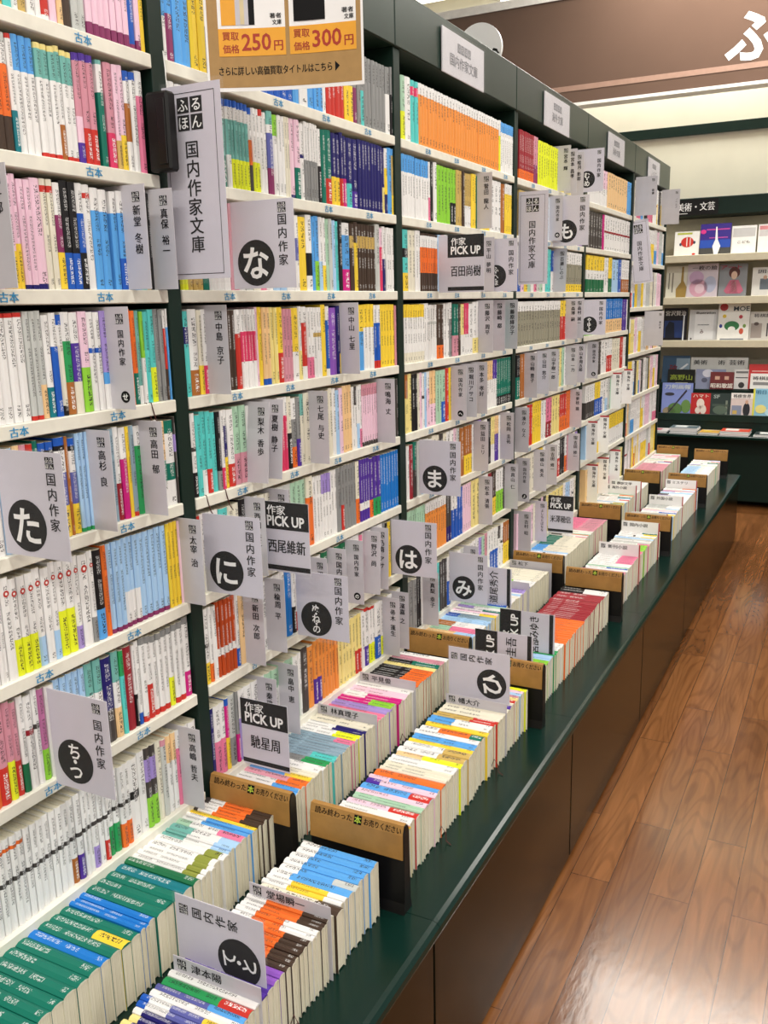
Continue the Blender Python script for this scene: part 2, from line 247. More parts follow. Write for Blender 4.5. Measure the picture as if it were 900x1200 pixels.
# ------------------------------------------------------------------ measured layout
ROWS = [(1,-2,0.9224,[(0.9629,3,'W'),(0.9826,2,'W80u20'),(0.9985,1,'t'),(1.0117,1,'W'),(1.0268,1,'W85u15'),(1.0421,1,'W60N20W20'),(1.053,1,'W'),(1.0689,1,'W30R65W5'),(1.0835,1,'i'),(1.095,1,'o'),(1.1118,1,'E'),(1.1411,2,'g'),(1.2343,7,'i88m12'),(1.2482,1,'i20B75m5'),(1.2603,1,'i90m10'),(1.2726,1,'i40Y60'),(1.2808,1,'A')]),(1,-1,0.9084,[(0.9812,5,'g8W18O44E30'),(0.9917,1,'R4W60z36'),(1.03,3,'C30W70'),(1.0677,3,'y5J25W66R4'),(1.0787,1,'y5J25W35U30'),(1.1029,2,'y5J25W66R4'),(1.1171,1,'P7D50i24P19'),(1.1462,2,'P7D60R33'),(1.1517,0,''),(1.1649,1,'J4W26T70'),(1.1687,0,''),(1.186,1,'D66A34'),(1.1977,1,'i72u28'),(1.2116,1,'i66Y34'),(1.2249,1,'B10W22U38W30'),(1.2401,1,'B8W92'),(1.2568,1,'W24I76')]),(1,0,0.9151,[(0.9356,1,'i'),(0.962,2,'i66Y34'),(0.9736,1,'i60Y40'),(0.9982,2,'i96b4'),(1.0169,1,'i95b5'),(1.0404,2,'w6R6w88'),(1.0541,1,'W30m35Y35'),(1.0858,2,'K66B34'),(1.1004,1,'W28B37K35'),(1.1164,1,'W8R5W87'),(1.1532,2,'W22C78'),(1.1581,0,''),(1.172,1,'W22C78'),(1.188,1,'W22C46B32'),(1.2201,2,'W30C70'),(1.2339,1,'J14n20t66'),(1.2435,1,'u'),(1.2533,1,'K'),(1.2654,1,'W')]),(1,1,0.8263,[(0.8794,4,'W'),(0.9587,5,'R4W96'),(0.9815,2,'g96R4'),(0.9932,1,'g68o32'),(1.0068,1,'W70z30'),(1.0205,1,'W32B68'),(1.0319,1,'B10W20w60K10'),(1.0488,1,'W28N40U32'),(1.0664,1,'W30P38w32'),(1.0846,1,'i55l45'),(1.1123,2,'W36B5W59'),(1.1279,1,'p62C12W26'),(1.1714,2,'W'),(1.1819,1,'O'),(1.1935,1,'O66T34'),(1.2031,1,'J80W20'),(1.2117,1,'l50W50'),(1.2249,1,'t'),(1.2393,1,'t62L38'),(1.2619,2,'G'),(1.2688,1,'W20R45E35'),(1.2875,1,'W20C80')]),(1,2,0.7987,[(0.8855,5,'W'),(0.9137,1,'c'),(0.9265,1,'o'),(0.9395,1,'D'),(0.9528,1,'R10t90'),(0.9629,1,'T'),(0.9922,2,'B8K5W22q33Y32'),(1.0135,1,'B8K5W22q33Y32'),(1.0208,1,'U'),(1.0354,1,'B8K5W22q33Y32'),(1.0646,3,'c96N4'),(1.1087,2,'W'),(1.1199,1,'S'),(1.1324,1,'W60r40'),(1.1472,1,'W34V66'),(1.1562,1,'Y'),(1.1686,1,'S95R5'),(1.1871,1,'W22N78'),(1.2314,2,'W'),(1.2453,1,'o45T25W30'),(1.269,1,'T15W35T20W30'),(1.2835,1,'k20p20k60')]),(1,3,0.785,[(0.8483,4,'W'),(0.856,1,'o26W74'),(0.8644,1,'W'),(0.8807,1,'W*'),(0.9257,3,'W62L38*'),(0.941,1,'W70c30*'),(0.9567,1,'W*'),(0.9696,1,'W70c30*'),(1.0037,2,'W52L48*'),(1.0168,1,'W75p25*'),(1.0369,1,'W*'),(1.0487,1,'W72G28*'),(1.0681,1,'K66C34'),(1.0804,1,'O'),(1.1167,3,'c95m5'),(1.1556,3,'c60W35m5'),(1.2282,5,'c95m5'),(1.2604,3,'Y'),(1.2728,1,'i')]),(1,4,0.7723,[(0.802,2,'D62R38'),(0.8251,1,'D64O36'),(0.8433,1,'D62R38'),(0.857,1,'D60L40'),(0.8693,1,'D62R38'),(0.8818,1,'W70n30'),(0.8971,1,'W36r6W58'),(0.9091,1,'W36k5W59'),(0.9231,1,'d66l34'),(0.9427,1,'W'),(1.0084,5,'c'),(1.0442,2,'J36W64'),(1.0689,1,'b62k38'),(1.0857,1,'J35W30o35'),(1.0964,1,'N30t70'),(1.1175,1,'r'),(1.1247,1,'W60K40'),(1.1359,1,'W86B14'),(1.1506,1,'G8W85R7'),(1.1666,1,'G8W50R42'),(1.2097,3,'G8W85R7'),(1.2239,1,'G8W55L37'),(1.2545,2,'G8W85R7'),(1.2729,1,'G8W60V32'),(1.2885,1,'G8W85R7')]),(1,5,0.7278,[(0.7883,5,'W44k5W51'),(0.8529,5,'W10O4W30k5W51'),(0.9426,7,'W44k5W51'),(0.956,1,'W44k5W21U30'),(0.9695,1,'W44k5W21P30'),(0.9902,2,'W44k5W51'),(1.0043,1,'W44k5W25p26'),(1.0166,1,'W44k5W51'),(1.0269,1,'W44k5W26R25'),(1.0565,2,'W44k5W15N36'),(1.0841,2,'W44k5W21O30'),(1.1072,1,'W40K10W50'),(1.1255,1,'W'),(1.156,2,'k14p28k20l38'),(1.1704,1,'w'),(1.185,1,'D8g92'),(1.2124,2,'o35W65'),(1.2276,1,'W24I76'),(1.2721,2,'W'),(1.2855,1,'w')]),(2,-2,1.3062,[(1.3257,1,'C55W45'),(1.3456,1,'C50m50'),(1.3892,2,'C'),(1.4324,2,'Y'),(1.581,6,'W50B50'),(1.6707,4,'B'),(1.7185,2,'B'),(1.7416,1,'C'),(1.7755,1,'W'),(1.8033,1,'C'),(1.839,2,'K60C40'),(1.8537,1,'W'),(1.9336,4,'W25R75'),(1.9737,2,'G50Y50'),(1.9942,1,'G50m50'),(2.0109,1,'G'),(2.032,1,'G50t50'),(2.1412,6,'G'),(2.1647,1,'G40W60'),(2.1862,1,'G40K60')]),(2,-1,1.3179,[(1.4589,7,'W'),(1.4774,1,'B8W14J42T36'),(1.4909,1,'B8W14J40W38'),(1.5493,5,'B8W14J44L34'),(1.5623,1,'B8W30O30k32'),(1.5873,2,'W64L36'),(1.6023,1,'R8W92'),(1.6144,1,'W'),(1.6344,1,'J16W10q42m32'),(1.6532,1,'l26W74'),(1.6772,2,'W'),(1.6984,2,'w'),(1.7167,1,'i95b5'),(1.737,1,'i60T40'),(1.7528,1,'W40b5W55'),(1.8074,5,'W48G52'),(1.8221,1,'W50K50'),(1.8406,1,'T'),(1.8659,1,'T65R35'),(1.9039,2,'b60Y40'),(1.9178,1,'b62R38'),(1.9359,1,'b60V40'),(1.96,1,'b65t35'),(1.9875,1,'b75P25'),(2.1134,8,'b'),(2.1255,1,'b60y40'),(2.1421,1,'W30Y40b30'),(2.1656,1,'C'),(2.193,1,'C10u60Y30')]),(2,0,1.3178,[(1.3415,2,'L'),(1.3833,3,'W40u60'),(1.401,1,'T'),(1.4295,2,'W'),(1.4698,2,'R60W40'),(1.6883,9,'W'),(1.7169,2,'W30q30W40'),(1.7469,1,'Y'),(1.7706,1,'W50K30W20'),(1.7818,1,'C'),(1.8013,1,'C60l40'),(1.872,5,'W'),(1.8859,1,'t'),(1.9059,1,'K'),(1.94,1,'W18C50V32'),(1.9597,1,'E18u18E64'),(1.9767,1,'E30Y70'),(2.0672,6,'E18u18E64'),(2.0932,1,'g'),(2.1097,1,'i30A70'),(2.1264,1,'W50b50'),(2.1703,3,'W'),(2.1903,1,'K')]),(2,1,1.3137,[(1.3321,1,'t18b20t62'),(1.357,1,'W70U30'),(1.3698,1,'w65Y35'),(1.3866,1,'W66A34'),(1.4374,2,'W'),(1.4457,1,'y40W60'),(1.4709,2,'E'),(1.488,1,'W30R70'),(1.5412,5,'W28A38W34'),(1.5503,1,'i'),(1.5642,1,'Y'),(1.5924,2,'o92B8'),(1.6184,2,'y'),(1.6381,1,'Y60R40'),(1.6764,3,'D'),(1.7024,1,'Y60W40'),(1.7147,1,'W60y40'),(1.7344,1,'W22R60W18'),(1.7617,2,'W70I30'),(1.7991,3,'W36u6W58'),(1.8183,1,'Y'),(1.8322,1,'W20B70W10'),(1.8655,1,'x'),(1.8776,1,'b'),(1.8898,1,'b70Y30'),(1.9336,2,'W'),(1.9684,2,'T16I10t74'),(1.9988,1,'Y40C60'),(2.0493,3,'Y35W65'),(2.0859,2,'W28B60R12'),(2.1654,5,'Y'),(2.1929,1,'D')]),(2,2,1.3156,[(1.3308,1,'W40k5W25K30'),(1.3462,1,'t'),(1.3619,1,'t70W30'),(1.3765,1,'t70R30'),(1.3921,1,'t'),(1.4041,1,'K75G25'),(1.4143,1,'W72A28'),(1.4271,1,'W20b40Y40'),(1.4484,1,'W70R30'),(1.4926,2,'M60D40'),(1.5552,2,'W'),(1.6037,2,'w'),(1.64,3,'W25A75'),(1.6579,1,'w50K50'),(1.6781,1,'W30G40O30'),(1.693,1,'G60P40'),(1.7088,1,'J30w70'),(1.7366,1,'w'),(1.8013,3,'W'),(1.8655,4,'W'),(1.882,1,'i'),(1.9257,3,'o'),(1.9772,4,'W'),(2.0701,8,'D18i75k7'),(2.1392,2,'W'),(2.1647,1,'n20W30l20W30'),(2.1865,1,'k')]),(2,3,1.3135,[(1.3255,1,'R6W60L34'),(1.3833,3,'W'),(1.4115,1,'t'),(1.4492,2,'w'),(1.4945,2,'K'),(1.5911,4,'W'),(1.6427,2,'g'),(1.704,3,'M'),(1.732,1,'w30O70'),(1.7725,3,'W'),(1.8122,3,'p30W70'),(1.8384,2,'W'),(1.8617,1,'G'),(1.8744,1,'G60R40'),(1.9352,4,'G'),(1.9544,1,'w60O40'),(2.0083,4,'P70W12P18'),(2.0272,1,'P70O30'),(2.0678,2,'P70N30'),(2.1833,7,'e')]),(2,4,1.3124,[(1.3302,1,'W46k5W20Y29'),(1.3404,1,'W75O25'),(1.3545,1,'W'),(1.4166,5,'a62W10a28'),(1.43,1,'W75B25'),(1.4515,1,'o'),(1.5092,2,'W'),(1.5319,1,'W'),(1.5843,2,'W'),(1.604,1,'W60L40'),(1.6291,1,'e'),(1.6442,1,'W60K40'),(1.7593,4,'W'),(1.88,4,'n20W80'),(1.9471,2,'W'),(1.9609,1,'I'),(2.0128,2,'W'),(2.0718,2,'W'),(2.087,1,'G60Y40'),(2.1023,1,'K'),(2.1203,1,'Y'),(2.1759,2,'G')]),(2,5,1.3047,[(1.3258,1,'b'),(1.3469,1,'W50I50'),(1.3642,1,'W50I50'),(1.3768,1,'B10V45Y45'),(1.3986,1,'g60G40'),(1.4077,1,'G60V40'),(1.5072,4,'W40p60'),(1.558,2,'M30W70'),(1.6184,2,'M30W70'),(1.6397,1,'W60N40'),(1.6516,1,'W'),(1.6807,1,'k'),(1.7071,1,'f'),(1.742,2,'f60P40'),(1.8212,5,'f'),(1.906,5,'y'),(1.9401,2,'y60R40'),(1.9608,1,'W'),(1.9857,1,'R5W60P35'),(2.017,2,'R5W60L35'),(2.0499,1,'W60B40'),(2.0723,1,'W65L35'),(2.13,2,'W'),(2.2011,2,'W')]),(3,-2,2.2278,[(2.2528,1,'M55L45'),(2.2861,1,'W'),(2.3309,2,'t10A14t76'),(2.9415,30,'W18f82'),(2.9575,1,'W30L70'),(3.0955,7,'C20W80')]),(3,-1,2.223,[(2.2994,5,'C28W72'),(2.3063,0,''),(2.3892,5,'C28W72'),(2.4006,1,'W60I40'),(2.4237,1,'K'),(2.4472,1,'W'),(2.5451,4,'l'),(2.5834,2,'l60K40'),(2.6295,2,'u'),(2.6496,1,'E'),(2.7046,3,'u60W40'),(2.74,2,'Y'),(2.7761,2,'T'),(2.8663,3,'W20G40Y40'),(2.9697,3,'W'),(3.0028,1,'U'),(3.0709,4,'W20Y80'),(3.0972,1,'r')]),(3,0,2.2261,[(2.2574,1,'t30K15t25Y30'),(2.3004,2,'w'),(2.3334,2,'W'),(2.4494,8,'E4W20O44E32'),(2.7922,14,'W'),(3.0854,8,'W')]),(3,1,2.2242,[(2.3507,8,'Y22W60w18'),(2.3797,2,'W'),(2.4395,4,'W30g5W65'),(2.4872,2,'E75O25'),(2.5274,2,'W'),(2.5534,1,'W30G70'),(2.6001,2,'T60D40'),(2.6205,1,'E'),(2.6481,1,'y60W40'),(2.6833,2,'A60W40'),(2.7192,1,'W'),(2.7785,2,'W70y30'),(2.8873,4,'W'),(3.0207,4,'J'),(3.0822,2,'W')]),(3,2,2.2225,[(2.2441,2,'U40y60'),(2.2661,1,'y'),(2.3053,2,'K'),(2.3632,4,'W'),(2.387,1,'W30i70'),(2.4295,2,'o60i40'),(2.4669,2,'M'),(2.4988,1,'M60B40'),(2.5248,1,'R'),(2.5513,1,'Y'),(2.8027,9,'W'),(2.8983,5,'o40W60'),(2.9313,2,'P40W60'),(3.0788,8,'T80K20')]),(3,3,2.2265,[(2.243,1,'W'),(2.271,1,'r'),(2.2938,1,'T50k50'),(2.6111,12,'W'),(2.6466,1,'U'),(2.7124,3,'U60Y40'),(2.7424,1,'W'),(2.852,4,'W'),(2.8846,2,'K'),(2.9178,2,'y60W40'),(2.9602,2,'o40P60'),(3.0036,2,'W'),(3.1402,4,'W')]),(3,4,2.2253,[(2.3474,8,'M'),(2.4997,9,'W20f80'),(2.5401,2,'k70b30'),(2.5886,2,'W40B60'),(2.6313,2,'B'),(2.705,4,'i'),(2.7741,2,'y'),(2.8542,3,'W'),(2.8956,1,'r'),(2.938,2,'E60Y40'),(3.0079,3,'W50l50'),(3.1464,5,'k')]),(3,5,2.2237,[(2.2817,2,'G'),(2.3115,2,'K'),(2.3918,3,'W'),(2.4434,3,'t'),(2.5034,3,'k'),(2.8817,14,'W'),(3.0127,5,'W'),(3.0864,3,'U50Y50'),(3.1631,3,'r50Y50')]),(4,-2,3.1395,[(3.3026,9,'r80O20'),(3.3519,2,'D60m40'),(3.5967,9,'L'),(3.8622,6,'y'),(3.9542,2,'W')]),(4,-1,3.1463,[(3.4556,9,'u'),(3.6808,6,'W'),(3.9872,7,'W60x40')]),(4,0,3.1393,[(3.4671,9,'W'),(3.533,2,'t'),(3.6012,2,'B50W50'),(3.6956,2,'D'),(4.0067,8,'W30h50Y20')]),(4,1,3.1367,[(3.6742,17,'W22h78'),(3.7603,2,'Y40R60'),(4.0264,6,'W')]),(4,2,3.1385,[(3.181,2,'K50T50'),(3.2391,2,'U'),(4.0461,22,'W')]),(4,3,3.1402,[(3.267,4,'W40b60'),(3.3283,2,'R'),(3.435,4,'Y'),(3.5017,2,'W'),(3.5823,2,'I60r40'),(3.6906,3,'y'),(3.7916,3,'R60O40'),(3.8571,2,'O'),(4.0225,4,'W')]),(4,4,3.1464,[(3.4233,8,'w'),(3.4677,2,'Y'),(3.5131,2,'W'),(3.7047,4,'W50R50'),(3.7811,2,'K'),(4.0268,5,'W')]),(4,5,3.1631,[(3.3578,6,'i'),(3.5256,5,'W'),(3.7716,5,'y'),(4.0473,6,'W')]),(5,-2,4.0223,[(4.3807,9,'i50W50'),(4.7826,9,'o'),(4.879,2,'C')]),(5,-1,4.0427,[(4.3103,6,'k'),(4.342,1,'V'),(4.8928,11,'W44r6W50')]),(5,0,4.0631,[(4.3669,6,'Y40W25n35'),(4.4493,2,'W'),(4.5171,2,'Y60n40'),(4.6405,2,'c'),(4.7137,1,'B'),(4.926,5,'W60U40')]),(5,1,4.0836,[(4.4252,6,'W60l40'),(4.763,8,'e60o40'),(4.8595,2,'P'),(4.9393,1,'W')]),(5,2,4.0894,[(4.2713,3,'W'),(4.3513,2,'k'),(4.4677,2,'W'),(4.5718,3,'W50R50'),(4.7363,4,'w'),(4.8128,1,'R'),(4.9724,3,'W')]),(5,3,4.0949,[(4.2625,5,'W50k50'),(4.3589,3,'Y50B50'),(5.0055,10,'W')]),(5,4,4.1147,[(4.4327,6,'W'),(5.0172,13,'Y45W55')]),(5,5,4.1366,[(4.4595,6,'o'),(5.053,11,'W')])]
DIV = [(1,0,0.9115,'一郎','',0,0),(1,0,1.1825,'新堂冬樹','',0,0),(1,0,1.2488,'真保裕一','',0,0),(1,1,1.1221,'国内作家','せ',0,0),(1,2,1.0582,'高杉良','',0,0),(1,2,1.1803,'高田郁','',0,0),(1,3,1.2641,'太宰治','',0,0),(1,5,1.2202,'高嶋哲夫','',0,0),(2,1,1.3788,'中島京子','',0,0),(2,1,1.8793,'中山七里','',0,0),(2,2,1.4841,'梨木香歩','',6,0),(2,2,1.5339,'夏樹静子','',6,0),(2,2,1.7269,'七尾与史','',0,0),(2,2,2.0585,'鳴海丈','',0,0),(2,3,1.4677,'西加奈子','',0,0),(2,3,1.5556,'西村京太郎','',0,0),(2,4,1.443,'新田次郎','',0,0),(2,4,1.5231,'楡周平','',0,0),(2,4,1.699,'沼田','',0,0),(2,4,1.7853,'国内作家','',0,0),(2,4,1.8693,'国内作家','の',0,0),(2,4,1.9544,'野沢尚','',4,0),(2,4,2.0015,'乃南アサ','',2,0),(2,5,1.4756,'秦建日子','',0,0),(2,5,1.5593,'畠中恵','',0,0),(2,5,2.0606,'帚木蓬生','',0,0),(2,5,2.1179,'濱嘉之','',0,0),(3,-1,2.7462,'誉田龍人','',0,0),(3,0,2.7693,'平山夢明','',0,0),(3,1,2.7593,'藤沢周平','',0,0),(3,1,2.8713,'藤崎都','',0,0),(3,1,2.9953,'藤原緋沙子','',0,0),(3,2,2.5371,'国内作家','へ',0,0),(3,2,2.6221,'堀川アサコ','',0,0),(3,2,2.7118,'本多孝好','',0,0),(3,3,2.7235,'益田ミリ','',0,0),(3,3,2.9696,'松岡圭祐','',0,0),(3,4,2.7634,'松本清張','',0,0),(3,4,3.0181,'真山仁','',0,0),(3,5,2.3196,'真梨幸子','',0,0),(3,5,2.6376,'三浦しをん','',0,0),(4,-2,3.5879,'宮本輝','',0,0),(4,-2,3.6806,'宮本昌孝','',0,0),(4,-2,3.7776,'睦月影郎','',0,0),(4,-1,3.4955,'国内作家','め',0,0),(4,0,3.5583,'百瀬しのぶ','',4,0),(4,1,3.7395,'森博嗣','',0,0),(4,1,3.8351,'森村誠一','',0,0),(4,2,3.2212,'山崎豊子','',0,0),(4,2,3.363,'山田悠介','',0,0),(4,2,3.482,'山手樹一郎','',0,0),(4,2,3.7552,'山本一力','',0,0),(4,2,3.8788,'山本周五郎','',0,0),(4,3,3.1323,'湊かなえ','',0,0),(4,3,3.8426,'夢枕獏','',0,0),(4,4,3.1482,'国内作家','よ',0,0),(4,4,3.3559,'横山秀夫','',0,0),(4,4,3.4938,'吉田修一','',0,0),(4,4,3.8258,'吉田修一','',0,0),(4,5,3.1751,'吉村昭','',0,0),(4,5,3.3718,'よしもとばなな','',0,0),(5,2,4.0962,'国内作家','ら',0,0),(5,3,4.574,'海外文庫','',0,1),(5,3,4.8172,'海外文庫','',0,1),(5,4,4.1222,'海外文庫','',0,1),(5,4,4.3421,'海外文庫','',0,1),(5,5,4.1598,'海外文庫','',0,1),(5,5,4.3679,'海外文庫','',0,1),(5,5,4.6124,'海外文庫','',0,1)]
SG = {'na':(1.4676,1.5209,1.6792,0.1401),'long1':(1.2932,1.5361,1.8469,0.1205),'box':(1.2596,1.7089,1.8322,0.0473),'chi':(0.9212,0.7558,0.9184,0.1234),'ni':(1.3244,0.956,1.1103,0.1306),'nishio':(1.5216,0.9447,1.0947,0.1113),'nu':(1.6337,0.7611,0.9128,0.1334),'ha':(2.1096,0.7739,0.9243,0.1324),'ma':(2.2914,0.9599,1.1139,0.1256),'mi':(2.5023,0.5766,0.7341,0.1257),'momota':(2.4374,1.515,1.6699,0.1366),'ho':(2.7835,1.5179,1.677,0.1135),'long2':(3.12,1.543,1.8492,0.1048),'mu':(3.8374,1.9127,2.0769,0.1078),'mo':(3.5179,1.6878,1.8691,0.1381),'ya':(3.9271,1.3393,1.4851,0.1125),'long3':(4.9373,1.5587,1.8765,0.0934),'boys':(4.9225,1.8985,2.0867,0.1075),'novel':(5.6114,1.8986,2.0887,0.1013),'last':(5.2749,1.2277,1.417,0.1045),'hase':(1.4059,0.555,0.7025,0.115),'yone':(3.5289,0.5581,0.713,0.1045)}
BINS = [('rear',0,0.52,[(0.782,11,'T'),(0.83,2,'T'),(0.85,1,'e'),(0.872,1,'T'),(0.894,1,'T60Y40'),(0.915,1,'T'),(0.937,2,'e'),(0.952,1,'e'),(0.975,1,'T'),(0.997,1,'T'),(1.02,1,'T'),(1.043,1,'z'),(1.063,1,'n'),(1.102,3,'W72v20W8'),(1.122,1,'W72v20W8'),(1.142,1,'W72v20W8'),(1.162,2,'J34W40c26'),(1.182,1,'J34W40c26'),(1.2,1,'M25W40I35'),(1.222,2,'W32C68'),(1.234,1,'Y'),(1.284,5,'k8W22O42E28')]),('front',0,0.62,[(0.7,5,'W60B40'),(0.76,4,'W'),(0.8,3,'y10b90'),(0.812,1,'W10b60Y30'),(0.836,2,'B10W24q36Y30'),(0.85,1,'W'),(0.862,1,'q60C40'),(0.879,1,'N66R34'),(0.893,1,'W'),(0.93,2,'P'),(0.96,2,'W60x40'),(1.035,6,'W25O45E30'),(1.06,2,'W25O35W40'),(1.09,3,'W25O45E30'),(1.103,1,'g'),(1.128,1,'w70E30'),(1.152,2,'W32Y46W22'),(1.172,1,'W25C75'),(1.19,1,'W25C45g30'),(1.262,4,'W25C75')]),('rear',1,1.322,[(1.334,1,'W75p25'),(1.36,2,'W20p35W45'),(1.385,2,'W60C40'),(1.4,1,'W60O40'),(1.42,1,'D70O30'),(1.435,1,'C60Y40'),(1.455,2,'w'),(1.485,2,'W'),(1.51,2,'G60N40'),(1.535,2,'S60t40'),(1.59,5,'S'),(1.61,2,'S70I30'),(1.64,2,'W60L40'),(1.665,2,'W50b50'),(1.7,2,'w'),(1.76,4,'I'),(1.79,2,'p'),(1.82,2,'V60l40'),(1.85,2,'W40V60'),(1.885,2,'i'),(1.92,2,'W'),(2.04,9,'K60O40'),(2.06,1,'y'),(2.085,2,'K50T50'),(2.115,2,'D'),(2.14,1,'W')]),('front',1,1.318,[(1.335,1,'I50W10V40'),(1.35,1,'W50I50'),(1.375,1,'Y'),(1.39,1,'Y70U30'),(1.415,2,'W'),(1.435,1,'i60R40'),(1.455,2,'M'),(1.475,1,'i'),(1.5,1,'C70R30'),(1.52,1,'P20i80'),(1.535,1,'i30C70'),(1.56,1,'O'),(1.6,3,'w'),(1.63,2,'W'),(1.65,1,'o40L60'),(1.675,1,'W60u40'),(1.7,1,'W60u40'),(1.715,1,'Y'),(1.745,2,'C'),(1.765,1,'W'),(1.79,1,'W30O50T20'),(1.81,1,'Y'),(1.845,2,'C40W60'),(1.87,2,'u60R40'),(1.95,4,'w'),(1.97,1,'P'),(2.06,6,'W'),(2.075,1,'L')]),('rear',2,2.215,[(2.26,3,'o50i50'),(2.3,3,'W60A40'),(2.34,3,'o60c40'),(2.38,3,'M40I60'),(2.42,3,'U40W60'),(2.46,3,'c'),(2.5,2,'B30S70'),(2.62,6,'W'),(2.66,3,'R40W60'),(2.7,3,'c60W40'),(2.76,4,'W'),(2.8,2,'w60p40'),(2.84,2,'W60q40'),(2.9,4,'l50W50'),(3.04,7,'w')]),('front',2,2.215,[(2.25,2,'i'),(2.28,2,'l'),(2.32,3,'N50c50'),(2.36,3,'p40N60'),(2.42,4,'N50W50'),(2.6,12,'W22O78'),(2.63,2,'W10O90'),(2.79,12,'r'),(2.9,3,'r'),(2.95,2,'K50W50')]),('rear',3,3.115,[(3.3,10,'W'),(3.4,6,'C30w70'),(3.55,9,'T40w60'),(3.7,9,'W'),(3.9,10,'I50D50')]),('front',3,3.02,[(3.1,4,'n40W60'),(3.15,2,'R'),(3.3,8,'W'),(3.5,10,'W60I40'),(3.6,5,'n50l50'),(3.84,11,'W')]),('rear',4,4.0,[(4.2,10,'y70N30'),(4.5,16,'W'),(4.8,16,'l30W70')]),('front',4,3.93,[(4.1,8,'y60N40'),(4.3,10,'W'),(4.6,15,'g60W40'),(4.84,12,'W')]),('rear',5,4.92,[(5.1,9,'i'),(5.4,15,'D'),(5.77,17,'W')]),('front',5,4.96,[(5.15,8,'u60W40'),(5.5,16,'c50W50'),(5.72,11,'W')])]
CD = [('front',1.1076,0.5274,'堂場瞬一',0),('front',0.8946,0.5429,'津本陽',0),('rear',1.6988,0.5662,'林真理子',0),('rear',1.9556,0.5428,'平見俊',0),('front',1.9011,0.5545,'幡大介',0),('rear',3.0421,0.5693,'松下',0),('rear',3.0073,0.4978,'森見',0),('front',3.4673,0.5554,'新刊小説',1),('front',3.7206,0.5876,'国内小説',1),('front',3.999,0.5649,'翻訳小説',1),('front',4.3377,0.5764,'外国小説',1),('front',4.7554,0.576,'ミステリ',1),('rear',4.5993,0.5612,'海外小説',1),('rear',4.9037,0.5239,'翻訳文学',1)]
ST = [(1,-2,1.1215),(1,-1,1.1204),(1,0,0.9318),(1,0,1.1207),(1,1,0.9235),(1,1,1.1261),(1,2,1.1254),(1,3,0.9203),(1,3,1.1194),(1,4,0.9125),(1,4,1.1212),(2,-2,1.6483),(2,-2,1.8355),(2,-2,2.0288),(2,-1,1.8334),(2,-1,2.0273),(2,0,1.4497),(2,0,1.6451),(2,0,1.8319),(2,0,2.0307),(2,1,1.4559),(2,1,1.6459),(2,1,1.8346),(2,1,2.0254),(2,2,1.4549),(2,2,1.6476),(2,2,1.838),(2,2,2.0296),(2,3,1.8339),(2,4,1.471),(3,-2,2.3725),(3,-2,2.5705),(3,-2,2.7865),(3,-2,2.9845),(3,-1,2.3725),(3,-1,2.5705),(3,-1,2.7865),(3,-1,2.9845),(3,0,2.3725),(3,0,2.5705),(3,0,2.7865),(3,0,2.9845),(3,1,2.3725),(3,1,2.5705),(3,1,2.7865),(3,1,2.9845),(3,2,2.3725),(3,2,2.5705),(3,2,2.7865),(3,2,2.9845),(3,3,2.3725),(3,3,2.5705),(3,3,2.7865),(3,3,2.9845),(4,-2,3.2725),(4,-2,3.4705),(4,-2,3.6865),(4,-2,3.8845),(4,-1,3.2725),(4,-1,3.4705),(4,-1,3.6865),(4,-1,3.8845),(4,0,3.2725),(4,0,3.4705),(4,0,3.6865),(4,0,3.8845),(4,1,3.2725),(4,1,3.4705),(4,1,3.6865),(4,1,3.8845),(4,2,3.2725),(4,2,3.4705),(4,2,3.6865),(4,2,3.8845),(4,3,3.2725),(4,3,3.4705),(4,3,3.6865),(4,3,3.8845)]
MAG = [('m_robot',-0.104,7.15,1.782,0.174,0.174),('m_purple',0.094,7.14,1.782,0.21,0.218),('m_white',0.286,7.15,1.78,0.165,0.196),('m_pinkw',0.452,7.15,1.776,0.145,0.202),('m_gold',-0.163,7.15,1.485,0.153,0.227),('m_floral',0.021,7.14,1.484,0.214,0.239),('m_woman',0.229,7.15,1.486,0.191,0.23),('m_men',0.455,7.15,1.487,0.191,0.197),('m_dark',-0.158,7.15,1.177,0.173,0.234),('m_illus',0.043,7.15,1.174,0.204,0.222),('m_moe',0.255,7.12,1.178,0.215,0.26),('m_talk',0.467,7.15,1.179,0.21,0.198),('m_ha',-0.136,7.15,0.857,0.199,0.204),('m_art',0.067,7.15,0.861,0.194,0.189),('m_arts',0.132,7.16,0.861,0.192,0.188),('m_art3',0.294,7.15,0.865,0.153,0.186),('m_koya',-0.083,7.08,0.819,0.197,0.145),('m_moon',0.123,7.1,0.822,0.21,0.144),('m_showa',0.209,7.06,0.827,0.165,0.124),('m_bw',0.339,7.1,0.827,0.105,0.142),('m_red',0.492,7.1,0.83,0.216,0.176),('m_shogi',0.504,7.06,0.834,0.204,0.109),('m_sword',-0.093,7.0,0.627,0.22,0.243),('m_hato',0.076,7.0,0.63,0.138,0.169),('m_sf',0.215,7.0,0.628,0.141,0.174),('m_shogiw',0.361,7.0,0.628,0.15,0.178),('m_asu',0.527,7.0,0.634,0.186,0.206)]

LZ = {-2: 1.8961, -1: 1.7072, 0: 1.5189, 1: 1.3286, 2: 1.1395, 3: .9503, 4: .7634, 5: .557}
FZ = [1.894, 1.6755, 1.4405, 1.1975, 0.965, 0.757, .557]
YA, BW, CT = 1.2925, 0.9, 0.41
FLOOR = -0.014

